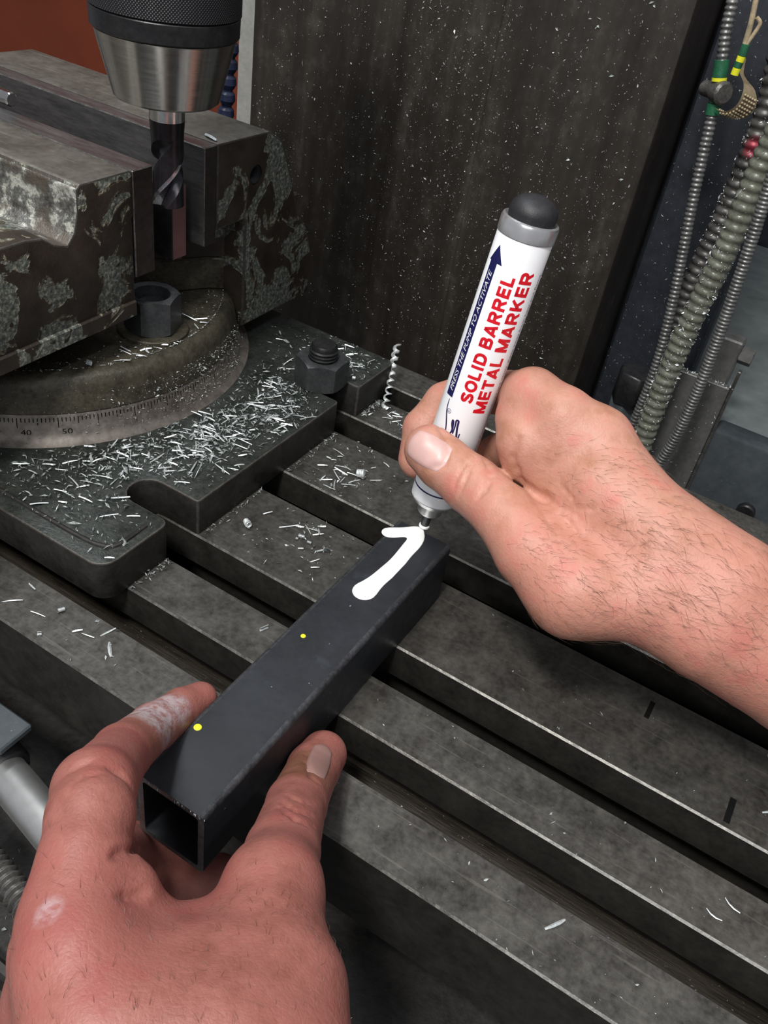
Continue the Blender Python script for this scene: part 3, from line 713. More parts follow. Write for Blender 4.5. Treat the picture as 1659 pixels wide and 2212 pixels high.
def surface_mesh(name, spec, step, zscale=1.0):
    nodes = np.array([n for k, c in spec['chains'] for n in c], float)
    lo = (nodes[:, :3] - nodes[:, 3:]).min(0) - 3*step; hi = (nodes[:, :3] + nodes[:, 3:]).max(0) + 3*step
    if 'clip' in spec:
        lo = np.maximum(lo, spec['clip'][0]); hi = np.minimum(hi, spec['clip'][1])
    ax = [np.arange(lo[i], hi[i], step) for i in range(3)]
    P = np.stack(np.meshgrid(*ax, indexing='ij'), -1)
    D = body_dist(P, spec, ax).astype(np.float32)
    D[0] = D[-1] = 5; D[:, 0] = D[:, -1] = 5; D[:, :, 0] = D[:, :, -1] = 5        # closed where the frame cuts it
    S = D < 0
    n = np.array(D.shape) - 1
    occ = np.zeros(n, np.int32); acc = np.zeros(tuple(n) + (3,), np.float32); cnt = np.zeros(n, np.float32)
    cs = lambda d: tuple(slice(d[i], d[i] + n[i]) for i in range(3))
    corners = [(i, j, k) for i in (0, 1) for j in (0, 1) for k in (0, 1)]
    for c in corners: occ += S[cs(c)]
    act = (occ > 0) & (occ < 8)
    for c in corners:
        for a in range(3):
            if c[a]: continue
            e = list(c); e[a] = 1
            d0 = D[cs(c)]; d1 = D[cs(e)]; cr = (d0 < 0) != (d1 < 0)
            t = np.where(cr, d0/np.where(cr, d0 - d1, 1), 0)
            q = np.array(c, np.float32)[None, None, None]*np.ones(tuple(n) + (1,), np.float32); q[..., a] += t
            acc += q*cr[..., None]; cnt += cr
    idx = np.full(n, -1, np.int64); w = np.argwhere(act); idx[act] = np.arange(len(w))
    V = (w + acc[act]/np.maximum(cnt[act], 1)[:, None])*step + lo
    F = []
    for a in range(3):
        b_, c_ = (a + 1) % 3, (a + 2) % 3
        s0 = [slice(None)]*3; s0[a] = slice(0, -1); s1 = [slice(None)]*3; s1[a] = slice(1, None)
        A = S[tuple(s0)]; B = S[tuple(s1)]
        q = np.argwhere(A != B)
        q = q[(q[:, b_] > 0) & (q[:, c_] > 0) & (q[:, b_] < n[b_]) & (q[:, c_] < n[c_]) & (q[:, a] < n[a])]
        def g(db, dc):
            r = q.copy(); r[:, b_] -= db; r[:, c_] -= dc; return idx[r[:, 0], r[:, 1], r[:, 2]]
        quad = np.stack([g(0, 0), g(1, 0), g(1, 1), g(0, 1)], 1)
        flip = ~A[q[:, 0], q[:, 1], q[:, 2]]
        quad[flip] = quad[flip][:, ::-1]
        F.append(quad[(quad >= 0).all(1)])
    F = np.concatenate(F)
    inner = ((V > lo + 2*step) & (V < hi - 3*step)).all(1)
    for it in range(2):                               # settle the vertices on the true surface
        d = body_dist(V, spec); nn = body_normal(V, spec)
        V = np.where(inner[:, None], V - nn*d[:, None]*0.8, V)
    me = bpy.data.meshes.new(name); me.from_pydata((V*MM).tolist(), [], F.tolist()); me.update()
    smooth(me); return me, V, body_normal(V, spec)

def stroke(pts):
    c = catmull([Vector((x, y, r)) for x, y, r in pts], 4)
    return [3.0, [(p.x, p.y, 0.0, p.z) for p in c]]
PAINT = {'chains': [stroke([(-129.8, 288.0, 3.0), (-126.5, 291.0, 2.6), (-122.6, 295.0, 2.5), (-119.2, 299.2, 2.4)]),
                    stroke([(-117.0, 296.0, 2.3), (-116.4, 289.0, 3.0), (-116.1, 281.0, 2.8), (-115.6, 272.0, 2.9), (-115.9, 264.0, 3.1), (-116.6, 256.0, 3.2), (-117.2, 248.8, 4.1), (-117.5, 246.4, 4.1)])], 'creases': []}
me, V, N = surface_mesh('paint_stroke', PAINT, 0.35)
co = np.array([v.co[:] for v in me.vertices]); co[:, 2] = co[:, 2]*0.20
co[:, 2] = np.maximum(co[:, 2], -0.0001) + 0.0353; co -= np.array([-0.1162, 0.123, 0.0001])
me.vertices.foreach_set('co', co.ravel()); me.update(); me.materials.append(M['paint'])
o = bpy.data.objects.new('paint_stroke', me); COL.objects.link(o); o.parent = st; o['label'] = 'wet white hooked paint stroke'

# ------------------------------------------------------------------ the paint marker
M['crimp'] = plain('crimped_aluminium', (0.72, 0.72, 0.73), 0.24, 0.8, 0.05, 300)
TIP = Vector((-0.1183, 0.3025, 0.0361)); AX = Vector((0.06415301, 0.09888259, 0.99302901)).normalized()
E1 = Vector((0.29991689, -0.95098721, 0.07532057)); E1 = (E1 - AX*E1.dot(AX)).normalized(); E2 = AX.cross(E1)
mk = thing('paint_marker', 'white paint marker with red lettering and black pump end, held upright', 'marker', TIP)
mk.matrix_world = Matrix(((E2.x, -E1.x, AX.x, TIP.x), (E2.y, -E1.y, AX.y, TIP.y), (E2.z, -E1.z, AX.z, TIP.z), (0, 0, 0, 1)))
BR = 0.0112                                            # local: x right, -y towards the viewer, z along the pen
b = new(); add_lathe(b, [(0, 0.0014), (0.0008, 0.0020), (0.009, 0.0023)], (0, 0, 0), Z, 24); obj('nib', b, M['nut'], mk)
b = new(); add_lathe(b, [(-0.0003, 0.0013), (0.0002, 0.0026), (0.0010, 0.0026), (0.0014, 0.0021)], (0, 0, 0), Z, 20); o = obj('paint_bead', b, M['paint'], mk); o['label'] = 'white paint on the nib'
b = new(); add_lathe(b, [(0.0090, 0.0024), (0.0092, 0.0054), (0.0100, 0.0060), (0.0158, 0.0062)], (0, 0, 0), Z, 36); obj('nib_holder', b, M['brushed'], mk)
b = new(); add_lathe(b, [(0.0159, 0.0070), (0.0165, 0.0100), (0.0180, 0.0108), (0.0186, 0.0111)], (0, 0, 0), Z, 48); obj('metal_shoulder', b, M['brushed'], mk)
b = new(); add_lathe(b, [(0.0187, 0.0106), (0.0190, 0.0110), (0.0200, BR), (0.1448, BR), (0.1452, 0.0110)], (0, 0, 0), Z, 72); barrel = obj('barrel', b, M['white'], mk)
b = new(); add_lathe(b, [(0.0250, BR + 0.00003), (0.0254, BR + 0.00006), (0.0258, BR + 0.00003)], (0, 0, 0), Z, 72, None, 0, False); obj('printed_ring', b, M['navy'], barrel)
b = new(); add_lathe(b, [(0.1453, 0.0110), (0.1456, 0.01155), (0.1505, 0.0116), (0.1516, 0.0112), (0.1520, 0.0104), (0.1510, 0.0094)], (0, 0, 0), Z, 72); obj('crimp_ring', b, M['crimp'], mk, 0.5)
b = new(); prof = [(0.1508, 0.0092), (0.1540, 0.0096)]
for k in range(1, 11): a = PI/2*k/10; prof.append((0.1540 + 0.0068*math.sin(a), max(0.0004, 0.0096*math.cos(a))))
add_lathe(b, prof, (0, 0, 0), Z, 48); obj('pump_cap', b, M['rubber'], mk, 1.0)

def on_barrel(s, deg, lift=0.00006):
    a = math.radians(deg); r = BR + lift
    return Vector((math.sin(a)*r, -math.cos(a)*r, s))
def printed(name, polys_bm, mat, label=None):
    """bm in (s, arc degrees) flat coordinates -> wrapped round the barrel"""
    bm = polys_bm
    lo = min(v.co.y for v in bm.verts); hi = max(v.co.y for v in bm.verts)
    k = math.ceil(lo/3)*3
    while k < hi:
        g = bm.verts[:] + bm.edges[:] + bm.faces[:]
        bmesh.ops.bisect_plane(bm, geom=g, plane_co=(0, k, 0), plane_no=(0, 1, 0)); k += 3
    for v in bm.verts: v.co = on_barrel(v.co.x, v.co.y, 0.00006 + v.co.z)
    o = obj(name, bm, mat, barrel, None)
    for f in o.data.polygons: pass
    return o
def text_bm(txt, s0, s1, a_base, a_cap, bold=0.0, shear=0.0, lift=0.0):
    cu = bpy.data.curves.new('t', 'FONT'); cu.body = txt; cu.size = 1; cu.offset = bold; cu.resolution_u = 3; cu.shear = shear
    o = bpy.data.objects.new('t', cu); COL.objects.link(o)
    bpy.context.view_layer.update(); me = bpy.data.meshes.new_from_object(o.evaluated_get(bpy.context.evaluated_depsgraph_get()))
    bpy.data.objects.remove(o); bpy.data.curves.remove(cu)
    bm = new(); bm.from_mesh(me); bpy.data.meshes.remove(me)
    bmesh.ops.triangulate(bm, faces=bm.faces)
    xs = [v.co.x for v in bm.verts]; x0, x1 = min(xs), max(xs)
    caps = 0.73
    for v in bm.verts:
        v.co = Vector((s0 + (v.co.x - x0)/(x1 - x0)*(s1 - s0), a_base + (a_cap - a_base)*v.co.y/caps, lift))
    return bm
def arc_pts(cx, cy, rx, ry, a0, a1, n=10): return [(cx + rx*math.cos(math.radians(a0 + (a1 - a0)*k/n)), cy + ry*math.sin(math.radians(a0 + (a1 - a0)*k/n))) for k in range(n + 1)]
GLYPH = {                                              # heavy sans-serif capitals: (advance, strokes) on a unit-high box
 'S': (0.74, [arc_pts(0.37, 0.715, 0.25, 0.175, 20, 270, 12) + arc_pts(0.37, 0.295, 0.27, 0.185, 90, -160, 12)]),
 'O': (0.84, [arc_pts(0.42, 0.5, 0.31, 0.39, 0, 360, 24)]),
 'L': (0.64, [[(0.13, 1), (0.13, 0)], [(0.05, 0.1), (0.60, 0.1)]]),
 'I': (0.34, [[(0.17, 1), (0.17, 0)]]),
 'D': (0.80, [[(0.13, 1), (0.13, 0)], [(0.13, 0.9), (0.36, 0.9)] + arc_pts(0.36, 0.5, 0.33, 0.4, 90, -90, 12) + [(0.13, 0.1)]]),
 'B': (0.78, [[(0.13, 1), (0.13, 0)], [(0.13, 0.9), (0.42, 0.9)] + arc_pts(0.42, 0.715, 0.19, 0.185, 90, -90, 8) + [(0.13, 0.53)], [(0.13, 0.53), (0.44, 0.53)] + arc_pts(0.44, 0.315, 0.22, 0.215, 90, -90, 8) + [(0.13, 0.1)]]),
 'A': (0.80, [[(0.10, 0), (0.40, 0.98)], [(0.70, 0), (0.40, 0.98)], [(0.2, 0.29), (0.6, 0.29)]]),
 'R': (0.80, [[(0.13, 1), (0.13, 0)], [(0.13, 0.9), (0.45, 0.9)] + arc_pts(0.45, 0.69, 0.21, 0.21, 90, -90, 8) + [(0.13, 0.48)], [(0.42, 0.48), (0.68, 0)]]),
 'E': (0.70, [[(0.13, 1), (0.13, 0)], [(0.05, 0.9), (0.64, 0.9)], [(0.05, 0.51), (0.60, 0.51)], [(0.05, 0.1), (0.66, 0.1)]]),
 'M': (0.92, [[(0.12, 1), (0.12, 0)], [(0.80, 1), (0.80, 0)], [(0.14, 0.97), (0.46, 0.05)], [(0.78, 0.97), (0.46, 0.05)]]),
 'T': (0.68, [[(0.34, 1), (0.34, 0)], [(0.0, 0.9), (0.68, 0.9)]]),
 'K': (0.82, [[(0.13, 1), (0.13, 0)], [(0.20, 0.40), (0.68, 0.98)], [(0.36, 0.56), (0.72, 0.02)]]),
 ' ': (0.22, [])}
def bold_text(txt, s0, s1, a_base, a_cap, wv=0.122):
    bm = new(); x = 0.0; total = sum(GLYPH[c][0] for c in txt) + 0.07*(len(txt) - 1); lift = 0.0
    hh = abs(a_cap - a_base)*math.radians(1)*BR        # cap height in metres
    fx = (s1 - s0)/total                               # metres per unit of advance
    for c in txt:
        adv, strokes = GLYPH[c]
        for st_ in strokes:
            P = [Vector(((x + u)*fx, v*hh, 0)) for u, v in st_]
            w_ = wv*hh*1.02
            for i, (A, B) in enumerate(zip(P[:-1], P[1:])):
                d = (B - A).normalized(); nn = Vector((-d.y, d.x, 0))*w_
                ext = d*w_*0.35 if len(P) > 2 else Vector((0, 0, 0))
                q = [A - ext + nn, A - ext - nn, B + ext - nn, B + ext + nn]
                lift += 2e-8
                for p_ in q: p_.y = min(max(p_.y, 0), hh)
                bm.faces.new([bm.verts.new((s0 + p_.x, a_base + (a_cap - a_base)*p_.y/hh, lift)) for p_ in q])
        x += adv + 0.07
    return bm
printed('lettering', bold_text('SOLID BARREL', 0.0750, 0.1318, 10, -17.5), M['red_print'])
printed('lettering', bold_text('METAL MARKER', 0.0712, 0.1350, 47, 18.5), M['red_print'])
b = new()
def flat_poly(pts, lift=0.0):
    f = b.faces.new([b.verts.new((s, a, lift)) for s, a in pts]); bmesh.ops.triangulate(b, faces=[f])
flat_poly([(0.0742, -58), (0.1342, -58), (0.1342, -63), (0.1412, -45), (0.1342, -25), (0.1342, -37), (0.0742, -37)])
printed('arrow_band', b, M['navy'])
printed('lettering', text_bm('PRESS THE PUMP TO ACTIVATE', 0.0770, 0.1306, -42.0, -53.5, 0.0, 0.25, 0.00005), M['white'])
printed('lettering', text_bm('CAUTION! Combustible liquid and vapor. Keep away from heat and flame.', 0.0420, 0.1345, 73, 64, 0.01), M['grey_print'])
b = new()                                             # end of the script logo and its swash
def ribbon(pts, w):
    c = catmull([(s*1000, a*0.1955, 0) for s, a in pts], 8)
    out_ = []
    for i, p in enumerate(c):
        d = (c[min(i+1, len(c)-1)] - c[max(i-1, 0)]).normalized(); nn = Vector((-d.y, d.x, 0))*w*(0.55 + 0.45*math.sin(PI*i/(len(c)-1)))
        out_.append((p, nn))
    vs = [[b.verts.new(((p + q*nn).x/1000, (p + q*nn).y/0.1955, 0)) for q in (-1, 1)] for p, nn in out_]
    for A, B in zip(vs[:-1], vs[1:]): b.faces.new((A[0], A[1], B[1], B[0]))
ribbon([(0.056, -20), (0.0600, -12), (0.0640, -14), (0.0650, -17), (0.0630, -16), (0.0590, -8)], 0.45)
ribbon([(0.0590, -8), (0.0630, -8), (0.0655, -9), (0.0655, -4), (0.0620, -2), (0.0575, 3), (0.0570, 6), (0.0600, 7)], 0.45)
ribbon([(0.0730, -43), (0.0685, -41), (0.0640, -33), (0.0600, -27), (0.0560, -24)], 0.35)
printed('script_logo', b, M['navy'])
for num, deg in (('40', -48), ('50', -38)):           # figures stamped into the graduated ring
    t_ = text_bm(num, 0.0, 0.0052, 0.0266, 0.0296)
    for v in t_.verts:
        a = math.radians(deg) + (v.co.x - 0.0026)/0.115; z = v.co.y; rad = 0.1130 + (0.0355 - z)/0.0085*0.0020 + 0.00012
        v.co = Vector((DC[0] + rad*math.cos(a), DC[1] + rad*math.sin(a), z))
    obj('stamped_number', t_, M['ink'], gr, None)
b = new()
for ra, rb_ in ((0.0009, 0.0011),):
    nseg = 20
    vs = [[b.verts.new((0.0680 + r*math.cos(2*PI*k/nseg), -33 + math.degrees(r/BR)*math.sin(2*PI*k/nseg), 0)) for k in range(nseg)] for r in (ra, rb_)]
    for k in range(nseg): b.faces.new((vs[0][k], vs[0][(k+1) % nseg], vs[1][(k+1) % nseg], vs[1][k]))
merge(b, text_bm('R', 0.0675, 0.0684, -30.5, -36.0, 0.0))
printed('registered_sign', b, M['navy'])

# ------------------------------------------------------------------ the hands (millimetres, world)
RIGHT_HAND = {'chains': [(3,[(-116.7,285.5,91.3,10.9),(-109.1,285.2,88.4,11.5),(-93.6,282.1,86.5,12.2),(-74.9,273.0,87.1,12.2),(-57.0,266.5,81.4,15),(-35.7,261.3,77.2,16.9)]),(10,[(-35.7,261.3,77.2,16.9),(-9.6,269.3,82.1,17),(12.9,273.1,77.8,18.5),(52.1,287.5,62.3,20.5),(143.1,320.7,24.7,27)]),(12,[(-43.9,293.0,103.0,16),(-13.9,286.2,95.5,20),(12.3,286.1,89.6,22),(52.9,300.3,71.5,26),(137.5,332.5,34.7,31)]),(10,[(-54.7,307.5,113.9,14),(-26.0,297.1,98.3,15),(-4.2,290.8,90.8,18)]),(8,[(-61.5,324.9,105.2,13),(-26.5,313.7,90.1,14),(-2.0,303.9,85.3,16)]),(8,[(-61.3,341.4,91.8,12.5),(-26.2,329.1,75.4,14),(-0.4,312.5,75.0,16)]),(8,[(-54.6,352.9,75.7,12),(-22.1,341.6,58.5,13),(2.9,320.2,66.0,16)]),(10,[(-54.9,279.6,76.1,13),(-41.4,290.9,91.3,14)]),(8,[(-64.1,297.0,97.3,12),(-45.6,299.9,100.5,14)]),(5,[(-54.7,307.5,113.9,13.5),(-70.7,305.0,119.4,12.8),(-87.4,312.4,119.0,11.6)]),(5,[(-63.8,301.2,111.6,12),(-79.8,298.0,106.7,12.6),(-87.3,307.7,110.5,11.8)]),(5,[(-61.8,298.8,104.6,11),(-76.0,297.0,102.0,10.5)]),(3,[(-87.4,312.4,119.0,11.6),(-103.8,331.5,104.5,10),(-121.3,332.7,97.5,9.6),(-132.8,330.7,86.9,9.4),(-137.2,322.0,74.6,9.4),(-134.2,315.8,61.2,9.3)]),(4,[(-61.5,324.9,105.2,12),(-84.3,321.2,93.8,10.5),(-100.2,331.9,72.6,9.5),(-114.1,331.7,57.4,9),(-123.9,326.2,49.9,8.5)]),(4,[(-61.3,341.4,91.8,11.5),(-77.4,333.3,75.1,10.2),(-88.5,331.6,56.6,9),(-86.9,313.5,54.4,8.4)]),(4,[(-54.6,352.9,75.7,11),(-66.0,345.3,60.3,9.5),(-71.4,337.5,47.8,8.5),(-66.6,317.8,51.8,8)])],'creases': [(1.6,[(-130.5,318.0,82.6,0.25),(-115.2,287.5,101.9,0.37),(-112.0,286.3,101.3,0.47),(-109.0,282.9,100.5,0.53),(-106.3,280.2,99.2,0.55),(-105.6,277.4,97.5,0.53),(-105.2,275.2,95.4,0.47),(-107.3,274.1,93.5,0.37),(-109.6,273.4,91.3,0.25)]),(1.0,[(-59.9,284.3,104.5,0.19),(-55.6,281.2,104.4,0.31),(-51.5,278.4,104.2,0.35),(-48.5,276.2,102.0,0.31),(-45.5,274.0,99.8,0.19)]),(0.9,[(-54.3,278.5,100.4,0.17),(-50.2,276.8,101.9,0.26),(-46.2,275.8,103.0,0.3),(-42.5,275.6,105.3,0.26),(-38.9,275.6,107.5,0.17)]),(0.9,[(-59.6,272.0,96.8,0.17),(-54.9,267.9,96.8,0.26),(-50.4,264.6,96.2,0.3),(-47.2,260.7,95.9,0.26),(-44.2,257.1,95.5,0.17)]),(0.9,[(-94.2,287.4,98.2,0.22),(-90.8,283.7,98.9,0.34),(-87.9,281.3,98.8,0.42),(-85.9,275.8,98.8,0.45),(-84.3,271.7,97.9,0.42),(-84.4,268.6,96.1,0.34),(-84.8,266.4,93.7,0.22)]),(0.9,[(-97.8,282.3,99.2,0.2),(-97.1,278.7,98.6,0.3),(-96.8,275.9,97.3,0.37),(-96.9,273.6,95.6,0.4),(-97.2,271.9,93.5,0.37),(-97.0,270.9,91.7,0.3),(-96.9,270.1,89.8,0.2)]),(0.9,[(-96.0,284.0,99.2,0.22),(-94.5,278.5,98.8,0.34),(-93.6,274.7,97.2,0.42),(-93.2,272.2,95.4,0.45),(-92.9,270.2,93.1,0.42),(-93.2,269.1,91.0,0.34),(-93.6,268.6,88.4,0.22)]),(0.9,[(-90.2,283.3,98.9,0.25),(-87.1,279.7,98.9,0.38),(-84.1,276.1,99.0,0.47),(-83.2,272.0,98.3,0.5),(-82.6,268.7,97.0,0.47),(-83.9,266.4,94.4,0.38),(-85.7,265.3,90.8,0.25)]),(2.0,[(-81.1,287.2,114.0,0.4),(-80.5,285.3,110.2,0.6),(-80.2,284.7,105.5,0.75),(-77.4,285.0,100.9,0.8),(-74.7,286.0,95.7,0.75),(-69.7,284.4,95.5,0.6),(-64.6,282.2,95.6,0.4)]),(2.2,[(-68.2,283.4,95.4,0.66),(-65.7,282.7,95.7,1.05),(-63.2,281.9,96.1,1.2),(-61.2,281.2,96.6,1.05),(-59.2,280.2,97.4,0.66)]),(1.2,[(-61.4,281.2,96.5,0.28),(-57.2,278.8,97.9,0.44),(-53.2,276.6,99.1,0.5),(-50.1,275.7,99.9,0.44),(-47.1,275.0,100.6,0.28)]),(1.0,[(-57.8,277.3,96.9,0.22),(-52.7,274.1,97.5,0.35),(-47.9,272.2,97.3,0.4),(-44.6,270.3,96.8,0.35),(-41.3,268.1,96.7,0.22)])],'nail': {'c': [-114.5,276.5,97.2],'n': [0.097,-0.814,0.573],'axis': [-20.5,4.0,-0.7],'w': 7.4},'marks': [(-51.4,258.7,94.9),(-33.3,251.8,94.1),(-20.4,267.9,104.3),(4.5,262.3,98.2),(24.6,261.6,90.7),(-3.9,254.3,89.6),(-37.1,280.2,114.2)]}
LEFT_HAND = {'chains': [(4,[(-87.9,60.8,87.1,11.6),(-96.8,71.8,89.8,10.8),(-104.5,81.6,89.0,11.0),(-112.4,90.1,83.6,10.8)]),(3,[(-112.4,90.1,83.6,10.8),(-127.1,113.6,60.4,9.2),(-136.2,136.6,41.5,8.4),(-138.6,154.0,32.1,7.6),(-138.1,163.8,28.6,6.6)]),(4,[(-92.2,183.2,10.4,9.3),(-90.4,173.1,14.0,9.9),(-81.6,147.9,30.4,10.4),(-68.9,120.2,53.2,11.2),(-60.4,102.6,67.1,12.5)]),(8,[(-60.4,102.6,67.1,12.5),(-51.7,88.4,72.2,15.2),(-43.0,78.2,75.1,18.4),(-34.4,62.6,75.3,22)]),(9,[(-87.9,60.8,87.1,11.6),(-79.6,53.5,88.9,13.6),(-64.3,46.1,85.2,18),(-50.7,41.8,76.3,20),(-31.3,19.2,34.1,24)]),(9,[(-95.9,59.7,62.9,11.5),(-83.8,51.4,69.5,14),(-68.2,45.1,70.1,17)]),(9,[(-99.4,60.5,36.8,11),(-86.2,52.6,46.5,14),(-69.5,44.6,51.0,17)]),(10,[(-74.9,67.2,76.3,10.5),(-61.4,60.6,77.7,17),(-48.0,53.3,78.4,22),(-22.9,24.7,32.8,27)]),(10,[(-63.3,75.8,70.3,11),(-52.4,68.0,75.0,17),(-41.5,58.1,77.2,22)]),(9,[(-82.8,66.2,79.3,9),(-71.5,76.5,69.1,7),(-61.3,86.3,65.2,9)]),(5,[(-89.3,72.6,86.8,7.5),(-84.5,73.8,85.6,7),(-81.2,74.0,80.9,6)]),(5,[(-96.8,61.1,61.7,11),(-113.0,79.9,42.0,10),(-127.2,100.8,17.1,9.5)]),(4,[(-127.2,100.8,17.1,9.5),(-134.2,121.3,-13.6,9),(-128.1,133.0,-29.2,8.6),(-120.2,137.5,-34.6,8.2)]),(5,[(-100.2,63.0,36.8,11),(-113.9,82.4,13.2,10),(-122.8,101.9,-8.0,9.5),(-121.4,120.6,-27.6,9),(-111.4,132.7,-31.9,8.6),(-106.3,139.0,-30.6,8.2)])],'creases': [(1.4,[(-94.8,174.2,23.7,0.25),(-91.7,168.9,27.6,0.38),(-88.6,163.6,31.8,0.47),(-85.0,159.5,35.1,0.5),(-81.5,155.5,38.4,0.47),(-79.9,155.7,38.0,0.38),(-78.4,156.3,36.9,0.25)]),(1.2,[(-115.1,85.2,95.1,0.22),(-114.7,86.8,95.5,0.35),(-114.4,88.5,95.5,0.4),(-113.6,89.7,95.7,0.35),(-112.9,91.0,95.6,0.22)]),(1.1,[(-109.7,82.1,99.3,0.19),(-109.2,83.9,99.3,0.31),(-109.1,86.0,98.7,0.35),(-108.2,87.2,98.5,0.31),(-107.6,88.5,97.9,0.19)]),(1.5,[(-101.5,93.4,90.7,0.39),(-102.9,93.0,92.9,0.61),(-105.0,93.2,93.8,0.7),(-106.3,92.4,94.9,0.61),(-108.0,91.9,95.5,0.39)]),(1.6,[(-122.4,113.6,8.1,0.5),(-87.9,79.3,93.3,0.79),(-88.1,77.3,95.7,0.9),(-88.1,75.5,97.1,0.79),(-88.2,73.9,98.0,0.5)]),(1.4,[(-78.2,74.6,91.4,0.39),(-78.7,72.8,92.7,0.61),(-79.1,71.1,93.9,0.7),(-79.9,69.3,95.6,0.61),(-80.5,67.5,97.7,0.39)]),(1.2,[(-79.7,133.5,53.4,0.3),(-75.4,131.5,57.2,0.48),(-71.7,130.5,59.3,0.55),(-69.9,132.5,57.4,0.48),(-68.4,135.3,54.0,0.3)]),(1.2,[(-78.1,129.9,56.5,0.28),(-72.8,126.7,62.2,0.44),(-69.0,125.6,63.8,0.5),(-66.4,127.2,62.4,0.44),(-64.7,130.6,57.4,0.28)]),(1.0,[(-80.5,138.2,50.3,0.22),(-77.1,137.2,52.7,0.35),(-74.2,137.2,53.4,0.4),(-72.9,139.5,51.3,0.35),(-72.0,142.6,47.8,0.22)])],'nail': {'c': [-85.9,169.2,28.5],'n': [0.107,0.582,0.806],'axis': [-9.3,22.0,-13.9],'w': 4.7},'marks': [(-131.7,134.4,54.4),(-135.6,146.6,45.3),(-89.1,55.2,101.2),(-90.8,160.5,32.0),(-126.7,127.1,60.0)]}
rng = np.random.default_rng(5)
def fade(V, c, r): return np.clip(1 - np.linalg.norm(V - np.array(c), axis=1)/r, 0, 1)

def build_hand(name, label, spec, mat, nail_mat, tints, hair, step):
    root = thing(name, label, 'hand', tuple(np.array(spec['base'])*MM))
    me, V, N = surface_mesh(name + '_skin', spec, step)
    me.materials.append(mat)
    t = np.zeros((len(V), 4), np.float32); t[:, 3] = 1
    for ch_, c, r, s in tints: t[:, ch_] = np.maximum(t[:, ch_], np.clip(fade(V, c, r)*2.2, 0, 1)*s)
    at = me.color_attributes.new('tint', 'FLOAT_COLOR', 'POINT'); at.data.foreach_set('color', t.ravel())
    o = bpy.data.objects.new('skin', me); COL.objects.link(o); o.parent = root
    o.matrix_parent_inverse = Matrix.Translation(-root.location)
    # nail: a curved plate laid on the surface
    nl = spec['nail']; c = np.array(nl['c']); n = np.array(nl['n']); ax = np.array(nl['axis']); Ln = np.linalg.norm(ax)/2; ax = ax/(2*Ln)
    n = n - ax*(n @ ax); n /= np.linalg.norm(n); w = np.cross(n, ax); wd = nl['w']
    G, H = 17, 17; pts = np.zeros((G, H, 3)); nr = np.zeros((G, H, 3))
    for i in range(G):
        for j in range(H):
            u, v = -1 + 2*i/(G - 1), -1 + 2*j/(H - 1)
            uu, vv = u*math.sqrt(1 - 0.36*v*v), v*math.sqrt(1 - 0.36*u*u)      # square to rounded square
            pts[i, j] = c + ax*vv*Ln + w*uu*wd + n*6
    p = pts.reshape(-1, 3)
    for it in range(40): p = p - n*np.clip(body_dist(p, spec), -1, 3)[:, None]*0.7
    nn = body_normal(p, spec)
    U, Vv = np.meshgrid(np.linspace(-1, 1, G), np.linspace(-1, 1, H), indexing='ij'); edge = np.maximum(np.abs(U), np.abs(Vv)).reshape(-1)
    p = p + nn*(0.42 - 0.75*np.clip((edge - 0.72)/0.28, 0, 1)**2)[:, None]
    F = [(i*H + j, i*H + j + 1, (i+1)*H + j + 1, (i+1)*H + j) for i in range(G - 1) for j in range(H - 1)]
    m2 = bpy.data.meshes.new('nail'); m2.from_pydata((p*MM).tolist(), [], F); smooth(m2); m2.materials.append(nail_mat)
    bm = new(); bm.from_mesh(m2); bmesh.ops.recalc_face_normals(bm, faces=bm.faces); bmesh.ops.solidify(bm, geom=bm.faces[:], thickness=0.0004); bm.to_mesh(m2); bm.free(); smooth(m2)
    no = bpy.data.objects.new('thumbnail', m2); COL.objects.link(no); no.parent = root; no.matrix_parent_inverse = Matrix.Translation(-root.location)
    no['label'] = 'thumbnail'
    # short body hair lying along the skin
    hv, hf = [], []
    for count, cs, rad, dirs, ln in hair:
        wgt = np.max([fade(V, q, rad) for q in cs], axis=0); ok = np.where(wgt > 0)[0]
        if not len(ok): continue
        pk = rng.choice(ok, count, p=wgt[ok]/wgt[ok].sum())
        for i in pk:
            pnt = V[i] + rng.normal(0, 0.5, 3); nrm = N[i]
            d = np.array(dirs) + rng.normal(0, 0.20, 3); d = d - nrm*(d @ nrm); d /= np.linalg.norm(d) + 1e-6
            side = np.cross(nrm, d); l = ln*rng.uniform(0.55, 1.25); cv = rng.normal(0, 0.22); r = 0.042
            b0 = len(hv)
            for k in range(4):
                s = k/3; q = pnt - nrm*0.15 + d*l*s + side*cv*l*s*s + nrm*(0.25 + l*0.10*math.sin(PI*min(s, 0.8)))*min(1, k)
                rr_ = r*(1 - 0.75*s)
                hv += [q + side*rr_, q - side*rr_, q + nrm*rr_*1.6]
            for k in range(3):
                a = b0 + 3*k
                for x, y in ((0, 1), (1, 2), (2, 0)): hf.append((a + x, a + y, a + 3 + y, a + 3 + x))
    if hv:
        m3 = bpy.data.meshes.new('body_hair'); m3.from_pydata((np.array(hv)*MM).tolist(), [], hf); m3.materials.append(M['hair'])
        ho = bpy.data.objects.new('body_hair', m3); COL.objects.link(ho); ho.parent = root; ho.matrix_parent_inverse = Matrix.Translation(-root.location); ho['kind'] = 'stuff'
    return root
RIGHT_HAND['base'] = (-20, 262, 60); RIGHT_HAND['clip'] = ([-190, 150, -20], [150, 420, 190])
LEFT_HAND['base'] = (-70, 62, 40); LEFT_HAND['clip'] = ([-200, -55, -90], [40, 230, 140])
rm = RIGHT_HAND['marks']; lm = LEFT_HAND['marks']
